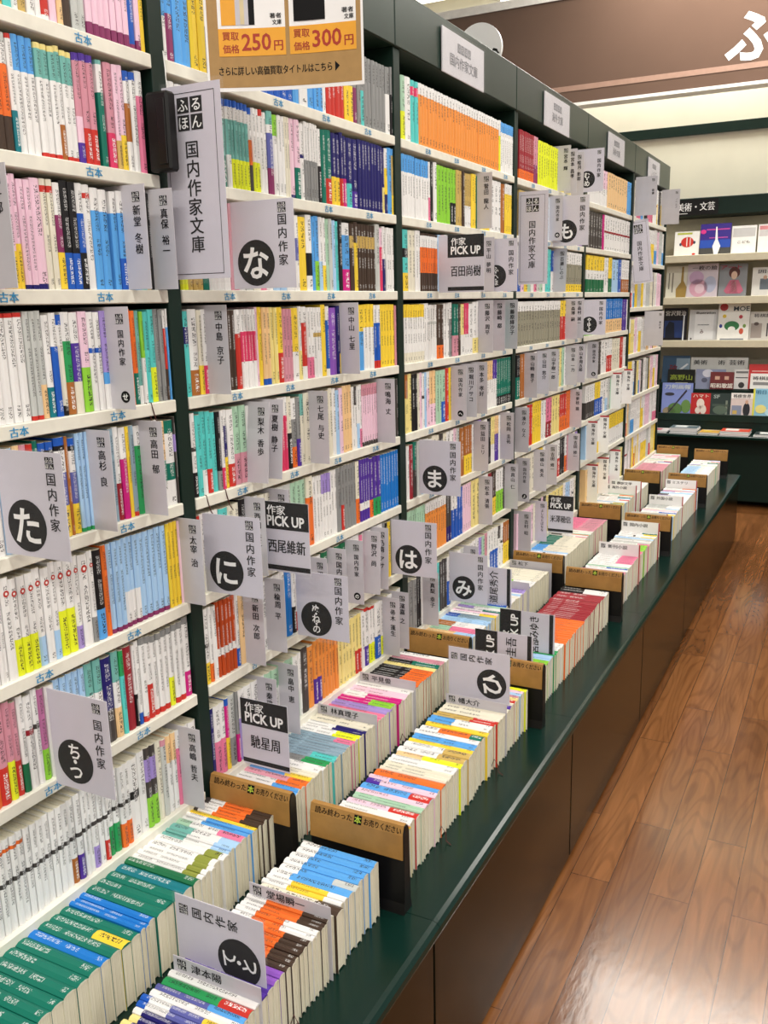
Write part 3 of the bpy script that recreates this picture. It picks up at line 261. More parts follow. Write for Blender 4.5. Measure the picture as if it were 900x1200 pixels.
# ------------------------------------------------------------------ room
def struct(name, mb, m): return tag(mb.build(name, m), None, None, kind='structure')
struct('floor', MB().box(-3, 4.6, -4, 8.2, FLOOR - 0.05, FLOOR), 'floor')
struct('ceiling', MB().box(-3, 4.6, -4, 8.2, CEIL, CEIL + 0.05), 'ceiling')
WY = 7.5
struct('wall_back', MB().box(-3, 4.6, WY, WY + 0.1, FLOOR, CEIL), 'cream_wall')
struct('trim_1', MB().box(-3, 4.6, WY - 0.02, WY, 2.665, 2.735), 'green_dark')
struct('trim_2', MB().box(-1.62, -1.36, WY - 0.16, WY, 3.0, CEIL), 'white_trim')
for i, (lx, ly) in enumerate(LAMPS):
    e = tag(empty('ceiling_lamp', (lx, ly, CEIL)), 'long white ceiling lamp, ' + ordw(i + 1) + ' of those over the aisle and those added behind the sign', 'ceiling lamp', 'ceiling lamps')
    MB().box(-1.2, 1.2, -0.2, 0.2, -0.06, 0, 0.01).build('housing', 'lamp_case', e)
    MB().box(-1.16, 1.16, -0.17, 0.17, -0.075, -0.06, 0.004).build('diffuser', 'lamp_glow', e)

# brown overhead fascia with the shop lettering
fa = tag(empty('overhead_sign', (0, 6.6, 2.79)), 'long glossy brown overhead sign with white lettering above the magazine wall', 'sign')
MB().box(-3, 4.4, 0, 0.12, 0.02, 0.68).build('sign_board', 'fascia_brown', fa)
MB().box(-3, 4.4, -0.004, 0.13, 0, 0.02).build('bottom_trim', 'white_trim', fa)
MB().box(-3, 4.4, -0.012, 0.13, 0.68, 0.735).build('top_trim', 'white_trim', fa)
MB().box(-3, 4.4, -0.003, 0.0, 0.098, 0.132).build('stripe', 'fascia_stripe', fa)
d = Decal().text('ink_white', 'ふるほん', 0.82, 0.29, 0.33, 1, 0.03)
for o in d.build({}, fa, Vector((0, -0.002, 0)), X, Z, -Y): o['label'] = 'white lettering'

# ------------------------------------------------------------------ bookcases, one per bay
BAYN = {1: 'nearest', 2: 'second', 3: 'third', 4: 'fourth', 5: 'fifth', 6: 'far end'}
STK = Decal().text('sticker_blue', '古本', 0, 0, 0.0155, 1, 0.01, fitw=0.034)
for b in range(1, 7):
    y0 = YA + (b - 2) * BW; y1 = y0 + BW
    bc = tag(empty('bookcase', (0, y0, FLOOR)), f'dark green bookcase bay with cream shelves of paperbacks, {BAYN[b]} along the wall', 'bookcase', 'wall bookcases')
    zf = lambda z: z - FLOOR
    if b == 1: y0 = y0 + 0.0
    pw = 0.0175
    e0 = 0 if b == 1 else 0
    MB().box(-0.26, -0.002, -pw, pw, 0, zf(2.1025), 0.001).build('upright', 'green_post', bc)
    if b == 6: MB().box(-0.26, -0.002, BW - 0.004, BW + 0.022, 0, zf(2.1025), 0.001).build('upright', 'green_post', bc)
    MB().box(-0.27, -0.26, -pw, BW - pw - 0.0005, 0, zf(2.235)).build('back_panel', 'shelf_back', bc)
    MB().box(-0.26, 0.004, -pw + 0.0012, BW - pw - 0.0012 + (0.04 if b == 6 else 0), zf(2.103), zf(2.239), 0.003).build('header_panel', 'green_header', bc)
    levs = [(l, z) for l, z in LZ.items()] if b < 6 else [(i - 2 if z > .6 else 5, z) for i, z in enumerate(FZ)]
    for l, z in levs:
        front = 0.0 if l < 5 else 0.003
        MB().box(-0.255, front, pw + 0.001, BW - pw - 0.001 + (0.014 if b == 6 else 0), zf(z) - 0.022, zf(z), 0.0015).build('shelf' if l < 5 else 'bottom_shelf', 'shelf_white', bc)
    MB().box(-0.26, 0.0, pw + 0.001, BW - pw - 0.001, 0, zf(.534)).build('plinth', 'shelf_white', bc)
    for (sb, sl, sy) in ST:
        if sb == b:
            for o in STK.build({'sticker_blue': 'shelf_label'}, bc, Vector((0.0006, sy - y0, zf(LZ[sl]) - 0.0115)), Y, Z, X): o['label'] = 'blue used-book label on the shelf lip'

# ------------------------------------------------------------------ counter units
for b in range(1, 7):
    y0 = YA + (b - 2) * BW + (0.0 if b > 1 else 0); y1 = y0 + BW + (0.12 if b == 6 else 0)
    cu = tag(empty('display_counter', (0, y0, FLOOR)), f'low counter unit with dark green top and brown front, {BAYN[b]} in the row', 'counter', 'counter units below the shelves')
    W = y1 - y0; zf = lambda z: z - FLOOR
    prof = [(0.004, zf(.378)), (0.488, zf(.378)), (0.4965, zf(.383)), (0.499, zf(.391)), (0.4975, zf(.401)), (0.492, zf(.4075)), (0.484, zf(.41)), (0.004, zf(.41))]
    MB().prism(prof, 'y', 0.0007, W - 0.0007).build('countertop', 'green_counter', cu)
    MB().box(0.004, 0.47, 0.002, W - 0.002, 0.03, zf(.378)).build('cabinet_body', 'gap_black', cu)
    MB().box(0.47, 0.486, 0.0042, W - 0.0042, 0.012, zf(.3765), 0.001).build('front_panel', 'panel_brown', cu)
    MB().box(0.02, 0.455, 0.02, W - 0.02, 0, 0.03).build('toe_kick', 'gap_black', cu)
    MB().box(0.0045, 0.196, 0.03, W - 0.03 - (0.12 if b == 6 else 0), zf(.41), zf(.43), 0.002).build('raised_tray', 'green_dark', cu)

# ------------------------------------------------------------------ paperbacks
PAL = {'W': '#e9e8e7', 'w': '#e2ddcb', 'G': '#8b8c8c', 'g': '#c3c6c3', 'K': '#1a181a', 'k': '#45403e', 'R': '#c5332a', 'r': '#962430', 'O': '#e8702c', 'o': '#ecc692', 'Y': '#f0cf3e', 'y': '#ecdc8e', 'L': '#e2ea2c',
       'l': '#8ccc3c', 'N': '#2b9a58', 'n': '#1b6a44', 'M': '#a8cdb2', 'T': '#10705e', 't': '#58c8c4', 'C': '#58a2e4', 'c': '#a8ccee', 'B': '#1f58b8', 'b': '#201c66', 'P': '#4f2f98', 'p': '#a48fd2', 'V': '#c8207e', 'I': '#e27a9c', 'i': '#ecc8da',
       'U': '#a8662e', 'u': '#c6a860', 'E': '#44342a', 'S': '#8ea6b6', 'D': '#d090a0', 'm': '#84305f', 'z': '#147480', 'A': '#d83a66', 'a': '#b8481c', 'J': '#74b4ac', 'q': '#5c60a4', 'e': '#1874c8', 'x': '#8a54b8', 'd': '#bc72a0', 'h': '#93907e', 'v': '#8c9440', 'f': '#ea9444'}
CN = {'W': 'white', 'w': 'cream', 'G': 'grey', 'g': 'pale grey', 'K': 'black', 'k': 'dark grey', 'R': 'red', 'r': 'dark red', 'O': 'orange', 'o': 'peach', 'Y': 'yellow', 'y': 'pale yellow', 'L': 'neon yellow', 'l': 'lime green', 'N': 'green', 'n': 'dark green', 'M': 'mint', 'T': 'teal green', 't': 'turquoise', 'C': 'sky blue', 'c': 'pale blue',
      'B': 'blue', 'b': 'navy', 'P': 'purple', 'p': 'lavender', 'V': 'magenta', 'I': 'pink', 'i': 'pale pink', 'U': 'brown', 'u': 'tan', 'E': 'dark brown', 'S': 'steel blue', 'D': 'dusty pink', 'm': 'plum', 'z': 'blue-green', 'A': 'crimson', 'a': 'rust', 'J': 'grey-green', 'q': 'indigo', 'e': 'bright blue', 'x': 'violet', 'd': 'mauve', 'h': 'taupe', 'v': 'olive', 'f': 'light orange'}
PALL = {k: srgb(v) for k, v in PAL.items()}
BANDS = set('LRYTtPVCAlNpIBOezUqDdoJuyGsSrMiKh')
def parse(s):
    dot = s.endswith('*'); s = s.rstrip('*'); out = []; i = 0
    while i < len(s):
        c = s[i]; j = i + 1
        while j < len(s) and s[j].isdigit(): j += 1
        out.append((c, float(s[i + 1:j] or 100))); i = j
    tot = sum(f for _, f in out)
    return [(c, f / tot) for c, f in out], dot
def describe(s):
    sg, dot = parse(s); main = max(sg, key=lambda q: q[1])[0]; t = CN[main]
    if dot: t += ' red-ringed'
    if len(sg) > 1:
        if sg[-1][0] != main and sg[-1][1] >= 0.2: t += ' and ' + CN[sg[-1][0]]
        elif sg[0][0] != main: t = CN[sg[0][0]] + '-topped ' + t
        else: t += ' ' + CN[sg[1][0]] + '-striped'
    return t
class Geo:
    def __init__(s): s.v = []; s.f = []; s.c = []; s.k = []; s.uv = []
    def face(s, pts, col, ink=None, uv=None):
        n = len(s.v); s.v += pts; s.f.append(tuple(range(n, n + len(pts)))); s.c.append(col); s.k.append(ink or (0, 0, 0, 0)); s.uv.append(uv or [(0, 0)] * len(pts))
    def mesh(s, name, mats, mi=None):
        me = bpy.data.meshes.new(name); me.from_pydata(s.v, [], s.f)
        ca = me.color_attributes.new('Col', 'FLOAT_COLOR', 'CORNER'); ia = me.color_attributes.new('Ink', 'FLOAT_COLOR', 'CORNER'); ul = me.uv_layers.new(name='UVMap')
        a, b, u = [], [], []
        for f, c, k, uv in zip(s.f, s.c, s.k, s.uv):
            for q in uv: a += c; b += k; u += q
        ca.data.foreach_set('color', a); ia.data.foreach_set('color', b); ul.data.foreach_set('uv', u)
        for m in mats: me.materials.append(M[m])
        if mi: me.polygons.foreach_set('material_index', mi)
        me.update(); return me
def lum(c): return 0.2126 * c[0] + 0.7152 * c[1] + 0.0722 * c[2]
def book_geo(t, h, dp, spec, rng, lay):
    """cover, page block and (or None) paper band of one paperback; spine at x = 0 facing +x, foot at z = 0"""
    sg, dot = parse(spec); band = None
    if len(sg) > 1 and sg[-1][0] in BANDS and 0.2 <= sg[-1][1] <= 0.5 and sg[-1][0] != sg[0][0]: band = sg[-1]; sg = sg[:-1] ; sg[-1] = (sg[-1][0], sg[-1][1] + band[1])
    G = Geo(); c = 0.0007; r = min(0.0030, 0.24 * t); ht = t / 2; st = 0.21 * t
    prof = [(-dp, -ht), (-r, -ht), (0, -st), (0, st), (-r, ht), (-dp, ht)]
    cuts = {0.0, 1.0}; z = 1.0; segs = []
    for col, f in sg: segs.append((max(0, z - f), z, col)); z -= f; cuts.add(max(0.0, round(z, 4)))
    lo = band[1] if band else 0.0
    ranges = [[(1 - .07, 1 - .27), (1 - .33, max(lo + .05, 1 - .33 - lay[1]))], [(1 - .06, max(lo + .06, 1 - .06 - lay[1])), (lo + .16, lo + .05)], [(1 - .1, 1 - .42), (1 - .5, 1 - .66), (lo + .1, lo + .04)]][lay[0]]
    ranges = [(b_, a_) for a_, b_ in ranges if a_ > b_ + 0.02]
    for a_, b_ in ranges: cuts |= {a_, b_}
    cs = sorted(cuts)
    sd = lay[2]
    for a_, b_ in zip(cs[:-1], cs[1:]):
        if b_ - a_ < 1e-4: continue
        mid = (a_ + b_) / 2; col = PALL[[q[2] for q in segs if q[0] - 1e-6 <= mid <= q[1] + 1e-6][0]]
        tx = any(p <= mid <= q for p, q in ranges)
        for i in range(5):
            (xa, ya), (xb, yb) = prof[i], prof[i + 1]
            pts = [(xa, ya, a_ * h), (xb, yb, a_ * h), (xb, yb, b_ * h), (xa, ya, b_ * h)]
            if i == 2 and tx:
                s_ = 1 / (0.44 * t); ink = ((0.02, 0.02, 0.025) if lum(col) > 0.22 else (0.8, 0.8, 0.8)) + (0.85 if lum(col) > 0.22 else 0.6,)
                G.face(pts, col, ink, [(sd, a_ * h * s_ + sd), (sd + 1, a_ * h * s_ + sd), (sd + 1, b_ * h * s_ + sd), (sd, b_ * h * s_ + sd)])
            else: G.face(pts, col)
    xi = -r - 0.0005; inn = [(-dp, -ht + c), (xi, -ht + c), (xi, ht - c), (-dp, ht - c)]
    ccol = PALL['w']; ecol = lambda cc: cc if lay[2] % 1 < 0.12 else PALL['w']
    for i in range(3): G.face([(inn[i][0], inn[i][1], 0), (inn[i][0], inn[i][1], h), (inn[i + 1][0], inn[i + 1][1], h), (inn[i + 1][0], inn[i + 1][1], 0)], ccol)
    for zz, cl in ((0, ecol(PALL[sg[-1][0]])), (h, ecol(PALL[sg[0][0]]))):
        P = lambda q: (q[0], q[1], zz)
        G.face([P(prof[0]), P(prof[1]), P(inn[1]), P(inn[0])], cl); G.face([P(prof[1]), P(prof[2]), P(prof[3]), P(prof[4]), P(inn[2]), P(inn[1])], cl); G.face([P(prof[4]), P(prof[5]), P(inn[3]), P(inn[2])], cl)
    for s_ in (-1, 1): G.face([(-dp, s_ * ht, 0), (-dp, s_ * (ht - c), 0), (-dp, s_ * (ht - c), h), (-dp, s_ * ht, h)], PALL[sg[0][0]])
    if dot:
        for rad, cl, e in ((0.34 * t, '#b83a34', 0.0003), (0.15 * t, '#f0e8e4', 0.0005)):
            G.face([(e, rad * math.cos(2 * PI * k / 10), 0.845 * h + rad * math.sin(2 * PI * k / 10)) for k in range(10)], srgb(cl))
    pg = MB().box(-dp + 0.003, xi - 0.0002, -ht + c + 0.0001, ht - c - 0.0001, 0.0024, h - 0.0026)
    B = None
    if band:
        B = Geo(); e = 0.00025; bh = band[1] * h; col = PALL[band[0]]
        pr = [(-dp, -ht - e), (-r, -ht - e), (e, -st), (e, st), (-r, ht + e), (-dp, ht + e)]
        for i in range(5):
            (xa, ya), (xb, yb) = pr[i], pr[i + 1]
            if i == 2:
                ink = ((0.02, 0.02, 0.025) if lum(col) > 0.22 else (0.85, 0.85, 0.85)) + (1.0,); s_ = 1 / (0.5 * t)
                for a_, b_, on in ((0.0004, bh * .15, 0), (bh * .15, bh * .85, 1), (bh * .85, bh, 0)):
                    pts = [(xa, ya, a_), (xb, yb, a_), (xb, yb, b_), (xa, ya, b_)]
                    B.face(pts, col, ink if on else None, [(sd, a_ * s_), (sd + 1, a_ * s_), (sd + 1, b_ * s_), (sd, b_ * s_)])
            else: B.face([(xa, ya, 0.0004), (xb, yb, 0.0004), (xb, yb, bh), (xa, ya, bh)], col)
    return G, pg, B
MIXW = ['W', 'W', 'w', 'W', 'W60c40', 'W70I30', 'i', 'W65Y35', 'g', 'W50B50', 'y', 'W60T40', 'W70R30', 'W40k6W54', 'c', 'D', 'k30W70', 'M', 'W55O45', 'p40W60']
BOOKS = []   # (place key, spec, location, lying, thickness, height, depth, layout)
def series(n, y0, y1, spec, rng, key, x0, z0, spine_up, big=False):
    w = (y1 - y0) / n; hh = rng.uniform(0.1525, 0.1595) if not big else rng.uniform(0.178, 0.192); lay = (rng.choice((0, 0, 1, 2)), rng.uniform(.3, .5), rng.uniform(0, 90)); fl = rng.uniform(-0.003, 0.001)
    for i in range(n):
        yc = y0 + (i + .5) * w; t = w - 0.0010; h = hh + rng.uniform(-.0006, .0006); dp = (0.112 if not big else 0.135) + rng.uniform(-.0012, .0012)
        l2 = (lay[0], lay[1] * rng.uniform(.75, 1.1), rng.uniform(0, 90))
        if spine_up: BOOKS.append((key, spec, (x0 + fl + rng.uniform(-.0025, .0025), yc, z0 + dp + 0.0003), True, t, h, dp, l2))
        else: BOOKS.append((key, spec, (x0 + fl * 0.5 + rng.uniform(-.0012, .0012), yc, z0 + 0.0003), False, t, h, dp, l2))
for (b, l, y0, toks) in ROWS:
    rng = random.Random(b * 100 + l)
    ylo, yhi = YA + (b - 2) * BW + 0.0185, YA + (b - 1) * BW - 0.0185
    y = max(y0, ylo) if b > 1 else y0
    for (ye, n, s) in toks:
        ye = min(ye, yhi)
        if s == 'W' and n > 3 and b > 1:
            for q in range(n): series(1, y + (ye - y) * q / n, y + (ye - y) * (q + 1) / n, rng.choice(MIXW), rng, ('shelf', b, l), -0.006, LZ[l], False)
        elif s and ye - y > 0.004 * n: series(n, y, ye, s, rng, ('shelf', b, l), -0.006, LZ[l], False)
        y = max(y, ye)
rng = random.Random(77)
fy = YA + 4 * BW
for i, z in enumerate(FZ):
    y = fy + 0.02
    while y < fy + 0.86:
        n = rng.choice((1, 1, 2, 3, 4)); t = rng.uniform(.016, .026)
        s = rng.choice(['W', 'W', 'W60R40', 'w', 'W70I30', 'W', 'i', 'g', 'K' if i < 2 else 'Y', 'W40Y60', 'W60C40', 'y' if i > 2 else 'W', 'W44r6W50', 'o', 'k'])
        e = min(y + n * t, fy + 0.885); series(n, y, e, s, rng, ('shelf', 6, i - 2), -0.008, z, False, big=True); y = e
for row, k, y0, toks in BINS:
    rng = random.Random(900 + k + (50 if row == 'rear' else 0)); y = y0
    for (ye, n, s) in toks:
        if s == 'W' and n > 3:
            for q in range(n): series(1, y + (ye - y) * q / n, y + (ye - y) * (q + 1) / n, rng.choice(MIXW), rng, (row, k), 0.396 if row == 'front' else 0.156, CT if row == 'front' else 0.43, True)
        elif s: series(n, y, ye, s, rng, (row, k), 0.396 if row == 'front' else 0.156, CT if row == 'front' else 0.43, True)
        y = ye
# the bottom deck of the far end bay and the strip behind the counter books stay as shelves; now build the books
SELECT = {30:21,31:20,32:19,33:18,34:17,35:16,36:15,37:14,38:13,39:12,40:11,41:10,42:9,43:8,44:7,45:6,46:5,47:4,48:3,49:2,50:1,54:16,55:15,56:14,57:13,58:12,59:11,60:10,61:9,62:8,63:7,64:6,65:5,66:4,67:3,68:2,81:25,82:24,83:23,84:22,85:21,86:20,87:19,88:18,89:17,90:16,91:15,92:14,93:13,94:12,95:11,99:9,100:8,101:7,102:6,103:5,104:4,105:3,120:16,121:15,122:14,123:13,124:12,125:11,129:9,130:8,131:7,132:6,133:5,137:2,145:29,146:28,147:27,148:26,149:25,150:24,151:23,152:22,153:21,154:20,155:19,156:18,157:17,158:16,159:15,160:14,161:13,162:12,163:11,164:10,165:9,166:8,167:7,168:6,169:5,170:4,171:3,172:2,177:30,178:29,179:28,180:27,181:26,182:25,183:24,184:23,191:16,192:15,193:14,194:13,195:12,196:11,197:10,198:9,199:8,200:7,201:6,202:5,203:4,204:3,205:2,206:1,213:33,214:32,215:31,216:30,217:29,218:28,219:27,220:26,221:25,222:24,223:23,224:22,225:21,226:20,227:19,228:18,229:17,230:16,232:14,233:13,234:12,235:11,236:10,237:9,238:8,239:7,240:6,241:5,242:4,247:2,248:3,249:4,250:5,251:6,285:34,295:4,297:6,299:8,300:9,302:11,304:13,306:15,307:16,308:17,312:21,313:22,321:30,322:31,327:36,328:37,362:21,363:22,373:32,374:33,388:1,389:2,390:3,391:4,397:7,405:15,408:18,409:19,413:23,415:25,421:31,423:33,442:1,443:2,444:3,445:4,446:5,447:6,448:7,450:9,451:10,452:11,461:18,462:19,463:20,464:21,510:18,542:3,544:5,549:10,556:15,579:2,580:3,581:4,582:5,583:6,594:17,595:18,596:19,614:37,621:2,702:1,1563:35,1564:34,1565:33,1566:32,1567:31,1568:30,1569:29,1570:28,1571:27,1572:26,1573:25,1574:24,1575:23,1576:22,1577:21,1578:20,1579:19,1580:18,1581:17,1582:16,1583:15,1584:14,1585:13,1586:12,1587:11,1588:10,1589:9,1590:8,1591:7,1592:6,1593:5,1594:4,1595:3,1596:2,1597:1,1611:31,1612:30,1613:29,1614:28,1615:27,1616:26,1618:24,1619:23,1620:22,1621:21,1622:20,1623:19,1624:18,1625:17,1626:16,1627:15,1628:14,1629:13,1630:12,1631:11,1633:9,1634:8,1635:7,1636:6,1637:5,1638:4,1639:3,1640:2,1641:1,1646:2,1647:3,1648:4,1656:12,1659:15,1666:22,1668:24,1669:25,1670:26,1676:31,1679:34,1705:3,1706:4,1707:5,1709:7,1710:8,1711:9,1712:10,1713:11,1714:12,1716:14,1717:15,1718:16,1719:17,1720:18,1721:19,1725:23,1726:24,1727:25,1729:27,1731:29,1732:30,1733:31}
RIB = {1729, 100, 101, 1679, 1712, 1619, 1621, 443, 447}
ROT_UP = Matrix.Rotation(-PI / 2, 3, 'Y')
SHN = {5: 'lowest shelf', 4: 'second shelf up', 3: 'third shelf up', 2: 'fourth shelf up', 1: 'fifth shelf up', 0: 'sixth shelf up', -1: 'seventh shelf up', -2: 'top visible shelf'}
rest = Geo(); rest_mi = []
def where(key, o):
    if key[0] == 'shelf':
        return (f'{ordw(o)} left of nearest green post, {SHN[key[2]]}' if key[1] == 1 else f'{ordw(o)} right of {"nearest" if key[1] == 2 else "second" if key[1] == 3 else "third"} green post, {SHN[key[2]]}')
    if key[1] == 0: return f'{ordw(o)} before the nearest bookend, {key[0]} counter row'
    return f'{ordw(o)} beyond the {"nearest" if key[1] == 1 else "second"} bookend, {key[0]} counter row'
for i, (key, spec, loc, up, t, h, dp, lay) in enumerate(BOOKS):
    rng = random.Random(i * 7 + 3); G, pg, B = book_geo(t, h, dp, spec, rng, lay)
    if SELECT is None or i in SELECT:
        o = bpy.data.objects.new('paperback_book', G.mesh('paperback_book', ['book'])); COL.objects.link(o); o.location = loc
        if up: o.rotation_euler = (0, -PI / 2, 0)
        pg.build('page_block', 'pages', o)
        if B:
            bo = bpy.data.objects.new('paper_band', B.mesh('paper_band', ['book'])); COL.objects.link(bo); bo.parent = o; bo['label'] = CN[parse(spec)[0][-1][0]] + ' paper band'
        if i in RIB:
            y_ = t * 0.2
            if up: pts = [(-dp + .01, y_, 0.003), (-dp + .03, y_, -.004), (-dp + .02, y_ - .003, -.014), (-dp + .004, y_ - .006, -.017), (-dp + .0015, y_ - .012, -.03)]
            else: pts = [(-.02, y_, .003), (-.004, y_, .0015), (.005, y_, .001), (.0065, y_ + .002, -.012), (.0065, y_ + .008, -.03), (.012, y_ + .012, -.042)]
            MB().tube(pts, 0.0011, 5).build('ribbon_bookmark', 'ribbon', o)
        if SELECT is None: o['bid'] = i
        else: tag(o, f'{describe(spec)} paperback, {where(key, SELECT[i])}', 'book', ('paperbacks lined up on the ' + SHN[key[2]]) if key[0] == 'shelf' else f'paperbacks standing spine up in the {key[0]} counter row')
    else:
        for g, mi in ((G, 0), (B, 0)):
            if g:
                tr = (lambda p: (loc[0] - p[2], loc[1] + p[1], loc[2] + p[0])) if up else (lambda p: (loc[0] + p[0], loc[1] + p[1], loc[2] + p[2]))
                n = len(rest.v); rest.v += [tr(p) for p in g.v]; rest.f += [tuple(n + q for q in f) for f in g.f]; rest.c += g.c; rest.k += g.k; rest.uv += g.uv; rest_mi += [mi] * len(g.f)
        n = len(rest.v); rest.v += [tr(p) for p in pg.v]; rest.f += [tuple(n + q for q in f) for f in pg.f]; rest.c += [PALL['w']] * len(pg.f); rest.k += [(0, 0, 0, 0)] * len(pg.f); rest.uv += [[(0, 0)] * 4] * len(pg.f); rest_mi += [1] * len(pg.f)
if rest.v:
    o = bpy.data.objects.new('paperback_books', rest.mesh('paperback_books', ['book', 'pages'], rest_mi)); COL.objects.link(o)
    tag(o, 'hundreds of smaller and farther paperbacks filling the shelves and counter', 'books', kind='stuff')

# ------------------------------------------------------------------ author dividers on the shelves
def divider(b, l, y, text, kana, tilt, red, lab):
    z = LZ[l]; h = 0.163 if not red else 0.178; x1 = 0.043
    e = tag(empty('author_divider', (0, y, z)), lab, 'divider', 'author name dividers between the shelved books')
    if tilt: e.rotation_euler = (math.radians(-tilt), 0, 0)
    O = Vector((0, 0, 0.0003))
    p = slab('plate', 'plastic_grey' if not red else 'paper_white', e, O, X, Z, -Y, -0.1, 0, x1, h, 0.0015)
    d = Decal(); cu = 0.0245
    d.logo(cu, h - 0.019, 0.0155)
    n = len(text); sz = min(0.0135, 0.088 / max(n, 5)) if not kana else 0.0135
    if kana: d.text('ink', text, cu, h - 0.036 - n * sz * 1.05 / 2, sz, 1, 0.006, True, 1.08); d.disc('ink_disc', cu, 0.02, 0.0095).text('ink_white', kana, cu, 0.02, 0.0125, 2, 0.014)
    else:
        s_ = [text[:2] + ' ' + text[2:]] if 3 <= n <= 4 else [text]
        t = s_[0]; n_ = len(t) - 0.5 * (' ' in t); sz = 0.0165 if n_ <= 5 else 0.088 / n_
        d.text('ink', t, cu, h - 0.031 - n_ * sz * 1.04 / 2, sz, 1, 0.010, True, 1.04)
    if red: d.rect('edge_red', -0.1, h - 0.006, x1, h, 1)
    d.build({'ink': 'name_lettering', 'ink_disc': 'kana_disc', 'ink_white': 'white_kana', 'edge_red': 'red_edge'}, e, O, X, Z, -Y)
    if red: slab('top_edge', 'edge_red', e, O, X, Z, -Y, -0.1, h, x1, h + 0.0015, 0.003)
_cnt = {}
for (b, l, y, text, kana, tilt, red) in DIV: _cnt[b, l] = _cnt.get((b, l), 0) + 1
_seen = {}
BSIDE = {1: 'before nearest green post', 2: 'between first two green posts', 3: 'in third bay', 4: 'in fourth bay', 5: 'in fifth bay'}
for (b, l, y, text, kana, tilt, red) in DIV:
    _seen[b, l] = _seen.get((b, l), 0) + 1; n = _seen[b, l]; m = _cnt[b, l]
    o_ = 'only one' if m == 1 else ordw(n) + ' from left'
    look = ('white red-edged' if red else 'leaning grey' if tilt else 'grey') + (' section' if text == '国内作家' or red else ' author')
    divider(b, l, y, text, kana, tilt, red, f'{look} divider, {o_} on {SHN[l]}, {BSIDE[b]}')

# ------------------------------------------------------------------ index signs
def frame_std(y, x0, z0): return Vector((x0, y, z0)), X, Z, -Y
def sign(name, lab, cat, group, base, O, EX, EY, N, w, h, dec, names, sleeve=0.004, paper='paper', tilt=0.0, down=0.008):
    e = tag(empty(name, base), lab, cat, group)
    if tilt: e.rotation_euler = (0, 0, tilt)
    slab('card', paper, e, O, EX, EY, N, 0, 0, w, h, 0.0012)
    dec.build(names, e, O, EX, EY, N)
    if sleeve: slab('clear_sleeve', 'sleeve', e, O + N * 0.0022, EX, EY, N, -sleeve, -down, w + sleeve, h + sleeve, 0.0044)
    return e
def kana_art(w, h, kana, cu=0.38, cv=0.295, r=0.30, tx=0.82):
    d = Decal(); d.logo(w * tx, h * 0.905, 0.0165 * w / 0.128); sz = 0.0195 * w / 0.128
    d.text('ink', '国内作家', w * tx, h * 0.545, sz, 1, 0.008, True, 1.12)
    d.disc('ink_disc', w * cu, h * cv, w * r)
    if len(kana) == 1: d.text('ink_white', kana, w * cu, h * cv, w * 0.46, 2, 0.022)
    else:
        t = '・'.join(kana); d.text('ink_white', t, w * cu, h * cv, w * (0.235 if len(kana) == 2 else 0.165), 2, 0.02, True, 0.80 if len(kana) == 2 else .72)
    return d
KN = {'ink_disc': 'kana_disc', 'ink': 'section_lettering', 'ink_white': 'white_kana'}
def kana_sign(k, kana, lab, off=0.0):
    y, z0, z1, w = SG[k]; d = kana_art(w, z1 - z0, kana)
    sign('index_sign', lab, 'sign', 'kana index signs', (0, y, z0), Vector((0.0, 0, 0)), X, Z, -Y, w, z1 - z0, d, KN, 0.003)
kana_sign('na', 'な', 'grey index sign with one white kana in a black disc, beside the tall hanging sign')
kana_sign('chi', 'ちつ', 'grey index sign with two white kana in its disc, lowest before the nearest post')
sy, sz0, sz1, sw = SG['chi']
SG['ta'] = (0.879, 1.146, 1.299, 0.127)
kana_sign('ta', 'た', 'grey index sign cut by the photo edge, black disc with one white kana')
kana_sign('ni', 'に', 'grey index sign with disc kana of two strokes, just right of nearest green post')
kana_sign('nu', 'ぬねの', 'grey index sign with three small white kana stacked in its black disc')
kana_sign('ha', 'は', 'grey index sign with black disc, low across the second green post')
kana_sign('ma', 'ま', 'grey index sign with black disc, just right of second post on third shelf up')
kana_sign('mi', 'み', 'grey index sign with black disc above the rear counter row, third bay')
kana_sign('ho', 'ふへほ', 'grey index sign half hidden behind the name divider by the black-headed sign')
kana_sign('mu', 'むめ', 'grey index sign with two kana in its disc on the top shelf, fourth bay')
kana_sign('mo', 'も', 'grey index sign with half-covered black disc beside the second tall hanging sign')
kana_sign('ya', 'やゆよ', 'smaller-looking grey index sign with dark disc in the fourth bay at eye height')

def pick_art(w, h, name, m0=0.0):
    d = Decal(); d.rect('ink', m0, h * 0.61, w, h, 1); d.rect('ink', m0, 0.004, w, h * 0.095, 1)
    W = w - m0
    d.text('ink_white', '作家', m0 + W * 0.30, h * 0.885, 0.022, 2, 0.010, fitw=W * 0.40); d.text('ink_white', 'PICK UP', m0 + W * 0.50, h * 0.735, 0.030, 2, 0.03, fitw=W * 0.82)
    d.text('ink', name, m0 + W * 0.5, h * 0.37, 0.031, 1, 0.008, fitw=W * 0.82 if len(name) > 3 else W * .62)
    return d
PK = {'ink': 'black_print', 'ink_white': 'white_lettering'}
def pick_sign(k, name, lab, m0=0.0, z0=None):
    y, a, b, w = SG[k]; a = z0 if z0 is not None else a
    sign('pick_up_sign', lab, 'sign', 'author pick up signs', (0, y, a), Vector((0, 0, 0)), X, Z, -Y, w, b - a, pick_art(w, b - a, name, m0), PK, 0.003)
pick_sign('momota', '百田尚樹', 'black-headed author sign with wide pale margin at eye height in the third bay', 0.028)
pick_sign('nishio', '西尾維新', 'black-headed author sign between the two-stroke and three-kana index signs')
pick_sign('hase', '馳星周', 'black-headed author sign standing low behind the nearest bookend')
pick_sign('yone', '米澤穂信', 'black-headed author sign above the far rear counter row, fourth bay')

